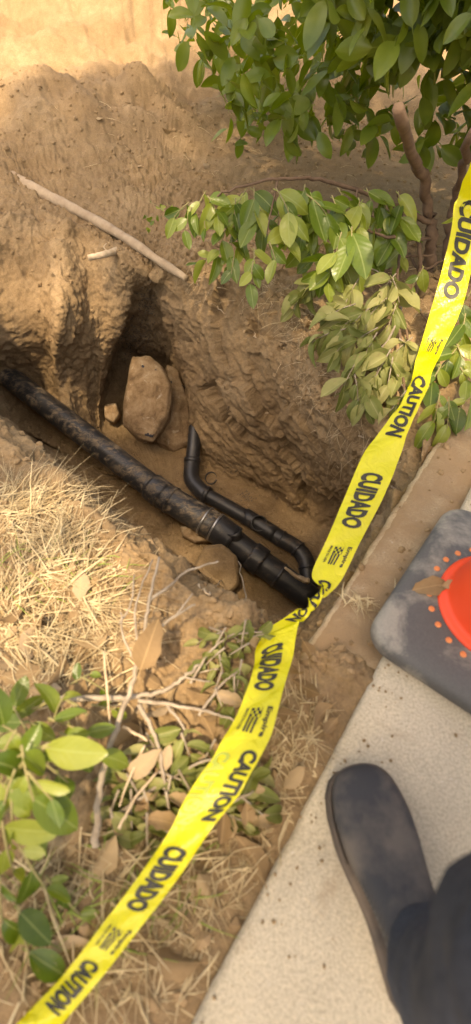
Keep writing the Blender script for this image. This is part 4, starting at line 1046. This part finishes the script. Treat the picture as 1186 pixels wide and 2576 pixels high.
# ------------------------------------------------------------------ the person at the slab edge
tip, back = np.array([.194, .148, 0]), np.array([.259, -.145, 0])
person = empty('person', tuple(back), 'person in a dark grey knit shoe standing on the concrete slab', 'person')
def shoe(tip, back, parent):
    ax_ = (back - tip) / np.linalg.norm(back - tip); sd_ = np.array([-ax_[1], ax_[0], 0]); ln = np.linalg.norm(back - tip)
    W = [(0, .012), (.015, .028), (.06, .042), (.14, .052), (.26, .056), (.38, .055), (.52, .047), (.68, .041), (.84, .042), (.94, .036), (.985, .020), (1.0, .008)]
    Hh = [.034, .042, .052, .058, .064, .072, .085, .098, .105, .105, .100, .092]
    n = 20
    def sect(hw, z0, z1, dome):
        out = []
        for k in range(n):
            a = 2 * math.pi * k / n; c_, s_ = math.cos(a), math.sin(a)
            out.append((hw * math.copysign(abs(c_) ** .75, c_), z0 + (z1 - z0) * (.5 + .5 * math.copysign(abs(s_) ** dome, s_))))
        return out
    for nm, ex_, m in (('sole', .004, M['sole']), ('upper', 0.0, M['knit'])):
        V = []
        for (t, hw), hh in zip(W, Hh):
            c_ = tip + ax_ * (t * ln)
            for a, z_ in (sect(hw + .007, .001, .030, .35) if nm == 'sole' else sect(hw, .02, hh, .8)): V.append(c_ + sd_ * a + np.array([0, 0, z_]))
        mb = MB(); r = len(W)
        mb.add(V, [(k * n + j, k * n + (j + 1) % n, (k + 1) * n + (j + 1) % n, (k + 1) * n + j) for k in range(r - 1) for j in range(n)] + [tuple(range(n)), tuple(range(r * n - 1, (r - 1) * n - 1, -1))])
        me = mb.mesh(nm); bm = bmesh.new(); bm.from_mesh(me); bmesh.ops.recalc_face_normals(bm, faces=bm.faces); bmesh.ops.subdivide_edges(bm, edges=bm.edges[:], cuts=1, smooth=1.0, use_grid_fill=True); bm.to_mesh(me); bm.free()
        me.polygons.foreach_set('use_smooth', [True] * len(me.polygons))
        if nm == 'upper':
            X = np.array([v.co[:] for v in me.vertices]); X[:, 2] += .0022 * fbm(X * 45, 3); me.vertices.foreach_set('co', X.astype(np.float32).ravel())
        if nm == 'sole': so = obj('shoe', me, m, parent); so['label'] = 'dusty dark sole of the shoe'
        else: obj('upper', me, m, so)
def toe_seam(tip, back, parent):
    ax_ = (back - tip) / np.linalg.norm(back - tip); sd_ = np.array([-ax_[1], ax_[0], 0]); ln = np.linalg.norm(back - tip)
    half = [(.0, .004), (.006, .018), (.03, .036), (.08, .049), (.16, .0565), (.27, .060), (.40, .058)]
    P_ = [tip + ax_ * t * ln - sd_ * w_ + np.array([0, 0, .033]) for t, w_ in half[::-1]] + [tip + ax_ * t * ln + sd_ * w_ + np.array([0, 0, .033]) for t, w_ in half]
    mb = MB(); tube(mb, smooth_path(P_, 4), .0028, 6); mb.build('welt', M['sole'], parent)
toe_seam(tip, back, person)
for dx in (0.0, .30):
    o_ = np.array([dx, -.02 if dx else 0, 0]); shoe(tip + o_, back + o_, person)
mb = MB(); pel = np.array([.36, -.42, .92])
for dx in (0.0, .30):
    an = back + np.array([dx, .055, .085]); kn = np.array([.215 + dx, -.06, .50]); hp = pel + np.array([-.09 if dx == 0 else .09, 0, -.02])
    tube(mb, smooth_path([an, an * .5 + kn * .5 + np.array([0, -.03, 0]), kn, kn * .5 + hp * .5 + np.array([0, 0, .03]), hp], 6), lambda t: .062 + .03 * t, 20)
tube(mb, [pel + np.array([0, .02, -.1]), pel, pel + np.array([0, -.02, .14])], .17, 24)
tro = mb.build('trousers', M['trouser'], person)
bm = bmesh.new(); bm.from_mesh(tro.data); bmesh.ops.subdivide_edges(bm, edges=bm.edges[:], cuts=2, use_grid_fill=True); bm.normal_update()
X = np.array([v.co[:] for v in bm.verts]); NN = np.array([v.normal[:] for v in bm.verts]); X += NN * (.014 * ridged(X * np.array([7, 7, 13]), 3))[:, None]
for v, c_ in zip(bm.verts, X): v.co = c_
bm.to_mesh(tro.data); bm.free(); tro.data.polygons.foreach_set('use_smooth', [True] * len(tro.data.polygons))

# ------------------------------------------------------------------ the shrub's mass beyond and the tree overhead
def leaf_cloud(name, matl, pts, parent, length):
    base = [leaf_mesh('x', .5, random.uniform(.1, .4), .2, .2, .02, k) for k in range(4)]
    data = [(np.array([v.co[:] for v in b.vertices]), [tuple(p.vertices) for p in b.polygons]) for b in base]
    for b in base: bpy.data.meshes.remove(b)
    mb = MB()
    for p in pts:
        V, Fs = random.choice(data); d = rng.normal(0, 1, 3); d[2] -= .5; nv = rng.normal(0, .6, 3) + np.array([0, -.2, .8])
        mw = np.array(leaf_matrix(p, d, nv, length * random.uniform(.7, 1.2)))
        mb.add(V @ mw[:3, :3].T + mw[:3, 3], Fs)
    o = mb.build(name, matl, parent); o['kind'] = 'stuff'; return o
# joined crowns use a leaf colour varied in space
def cloud_leaf():
    m = M['leaf'].copy(); m.name = 'crown_leaf'; t = m.node_tree
    for n in t.nodes:
        if n.type == 'TEX_NOISE' and abs(n.inputs['Scale'].default_value - 2.1) < .01: n.inputs['Scale'].default_value = 9.0
        if n.type == 'OBJECT_INFO':
            nz = t.nodes.new('ShaderNodeTexNoise'); nz.inputs['Scale'].default_value = 14
            for l in list(t.links):
                if l.from_node == n: ts = l.to_socket; t.links.remove(l); t.links.new(nz.outputs['Fac'], ts)
        if n.type == 'SEPXYZ':
            for l in list(t.links):
                if l.to_node == n: t.links.remove(l)
            n.inputs[0].default_value = (1, 0, 0)
    return m
M['crown'] = cloud_leaf()
pts = []
for k in range(3600):
    c_ = random.choice([(.25,2.75,.55,.45),(.75,2.6,.6,.5),(1.2,2.2,.55,.45),(.9,3.2,.8,.6),(1.5,2.9,.8,.6),(.1,3.5,.6,.45),(1.3,1.6,.5,.35),(.95,1.95,.85,.4),(1.35,1.75,.8,.4),(.55,2.25,.85,.38),(.95,1.95,.85,.4),(.55,2.25,.85,.38)])
    v = rng.normal(0, 1, 3); v /= np.linalg.norm(v); v *= random.uniform(.6, 1.0) * c_[3]
    p = np.array([c_[0], c_[1], c_[2]]) + v * np.array([1, 1, .8])
    if p[2] > .06 and proj(p)[1] < 500: pts.append(p)
leaf_cloud('foliage', M['crown'], pts, hedge, .11)

tree = empty('tree', (-2.5, -2.2, 0), 'leafy shade tree rooted behind the slab and spreading over the trench', 'tree')
mb = MB(); tube(mb, smooth_path([np.array(p) for p in ((-2.5,-2.2,-.15),(-2.45,-2.15,1.2),(-2.2,-1.9,2.6),(-1.7,-1.5,3.8),(-1.2,-1.0,4.6))], 8), lambda t: .16 - .10 * t, 14, rough=.05); mb.build('trunk', M['dark_bark'], tree)
for e_ in ((-.4,-.2,5.2),(.8,-.6,5.2),(-.2,1.2,5.3),(-1.6,.6,5.3),(-1.8,-.4,5.0),(.6,.6,5.3),(-.6,2.0,5.4)):
    b_ = np.array((-1.5,-1.3,4.2)); mb = MB(); tube(mb, smooth_path([b_, (b_ + np.array(e_)) / 2 + np.array([0, 0, .15]), np.array(e_)], 6), lambda t: .05 - .04 * t, 8); mb.build('limb', M['dark_bark'], tree)
ts = np.array(TOSUN)
gaps = []                                      # openings in the crown: where sun flecks reach the ground
for px, py, z, rx in [(90,1290,.05,.17),(170,1390,.05,.15),(60,1420,.05,.15),(250,1450,.05,.10),(320,1620,.1,.05),(100,1900,.2,.03),(110,2010,.19,.045),(1118,740,.22,.11),(1100,820,.18,.11),(1075,900,.15,.07),(640,690,.18,.035),(890,620,.27,.05),(835,660,.22,.035),(560,1960,.06,.05),(500,1560,.05,.04),
                      (960,740,.15,.035),(500,515,.3,.04),(40,1190,0,.06),(390,1620,.1,.04),(1160,520,.34,.05),(110,760,-.1,.05)]:
    gaps.append((at(px, py, z), rx))
thin = [(at(105, 740, -.1), .36), (at(860, 620, .2), .20), (at(420, 1880, .05), .12)]; sm = []  # crown zones swapped to small sparse leaves to let filtered sun through
pts = []; e1 = np.cross(ts, [0, 0, 1.0]); e1 /= np.linalg.norm(e1); e2 = np.cross(e1, ts)
if e2[1] < 0: e1, e2 = -e1, -e2
ctr0 = np.array([-.05, 1.1, 0.0])
for k in range(14000):
    a, b, c_ = random.uniform(-1.75, 1.75), random.uniform(-1.7, 3.2), random.uniform(4.5, 5.6)
    if (a / 1.75) ** 2 + ((b - .75) / 2.45) ** 2 > 1: continue
    p = ctr0 + e1 * a + e2 * b + ts * c_
    def off(g): dlt = p - g; return np.linalg.norm(dlt - ts * (dlt @ ts))
    if any(off(g) < r_ + .07 for g, r_ in gaps): continue
    if any(off(g) < r_ for g, r_ in thin):
        if random.random() < .5: sm.append(p)
        continue
    if b > 1.6 and random.random() < .35: continue
    pts.append(p)
leaf_cloud('crown', M['crown'], pts, tree, .155)
leaf_cloud('half_shade_leaves', M['crown'], [p + rng.normal(0, .05, 3) for p in sm for _ in range(3)], tree, .058)  # small unseen leaves added to soften the sun to half shade
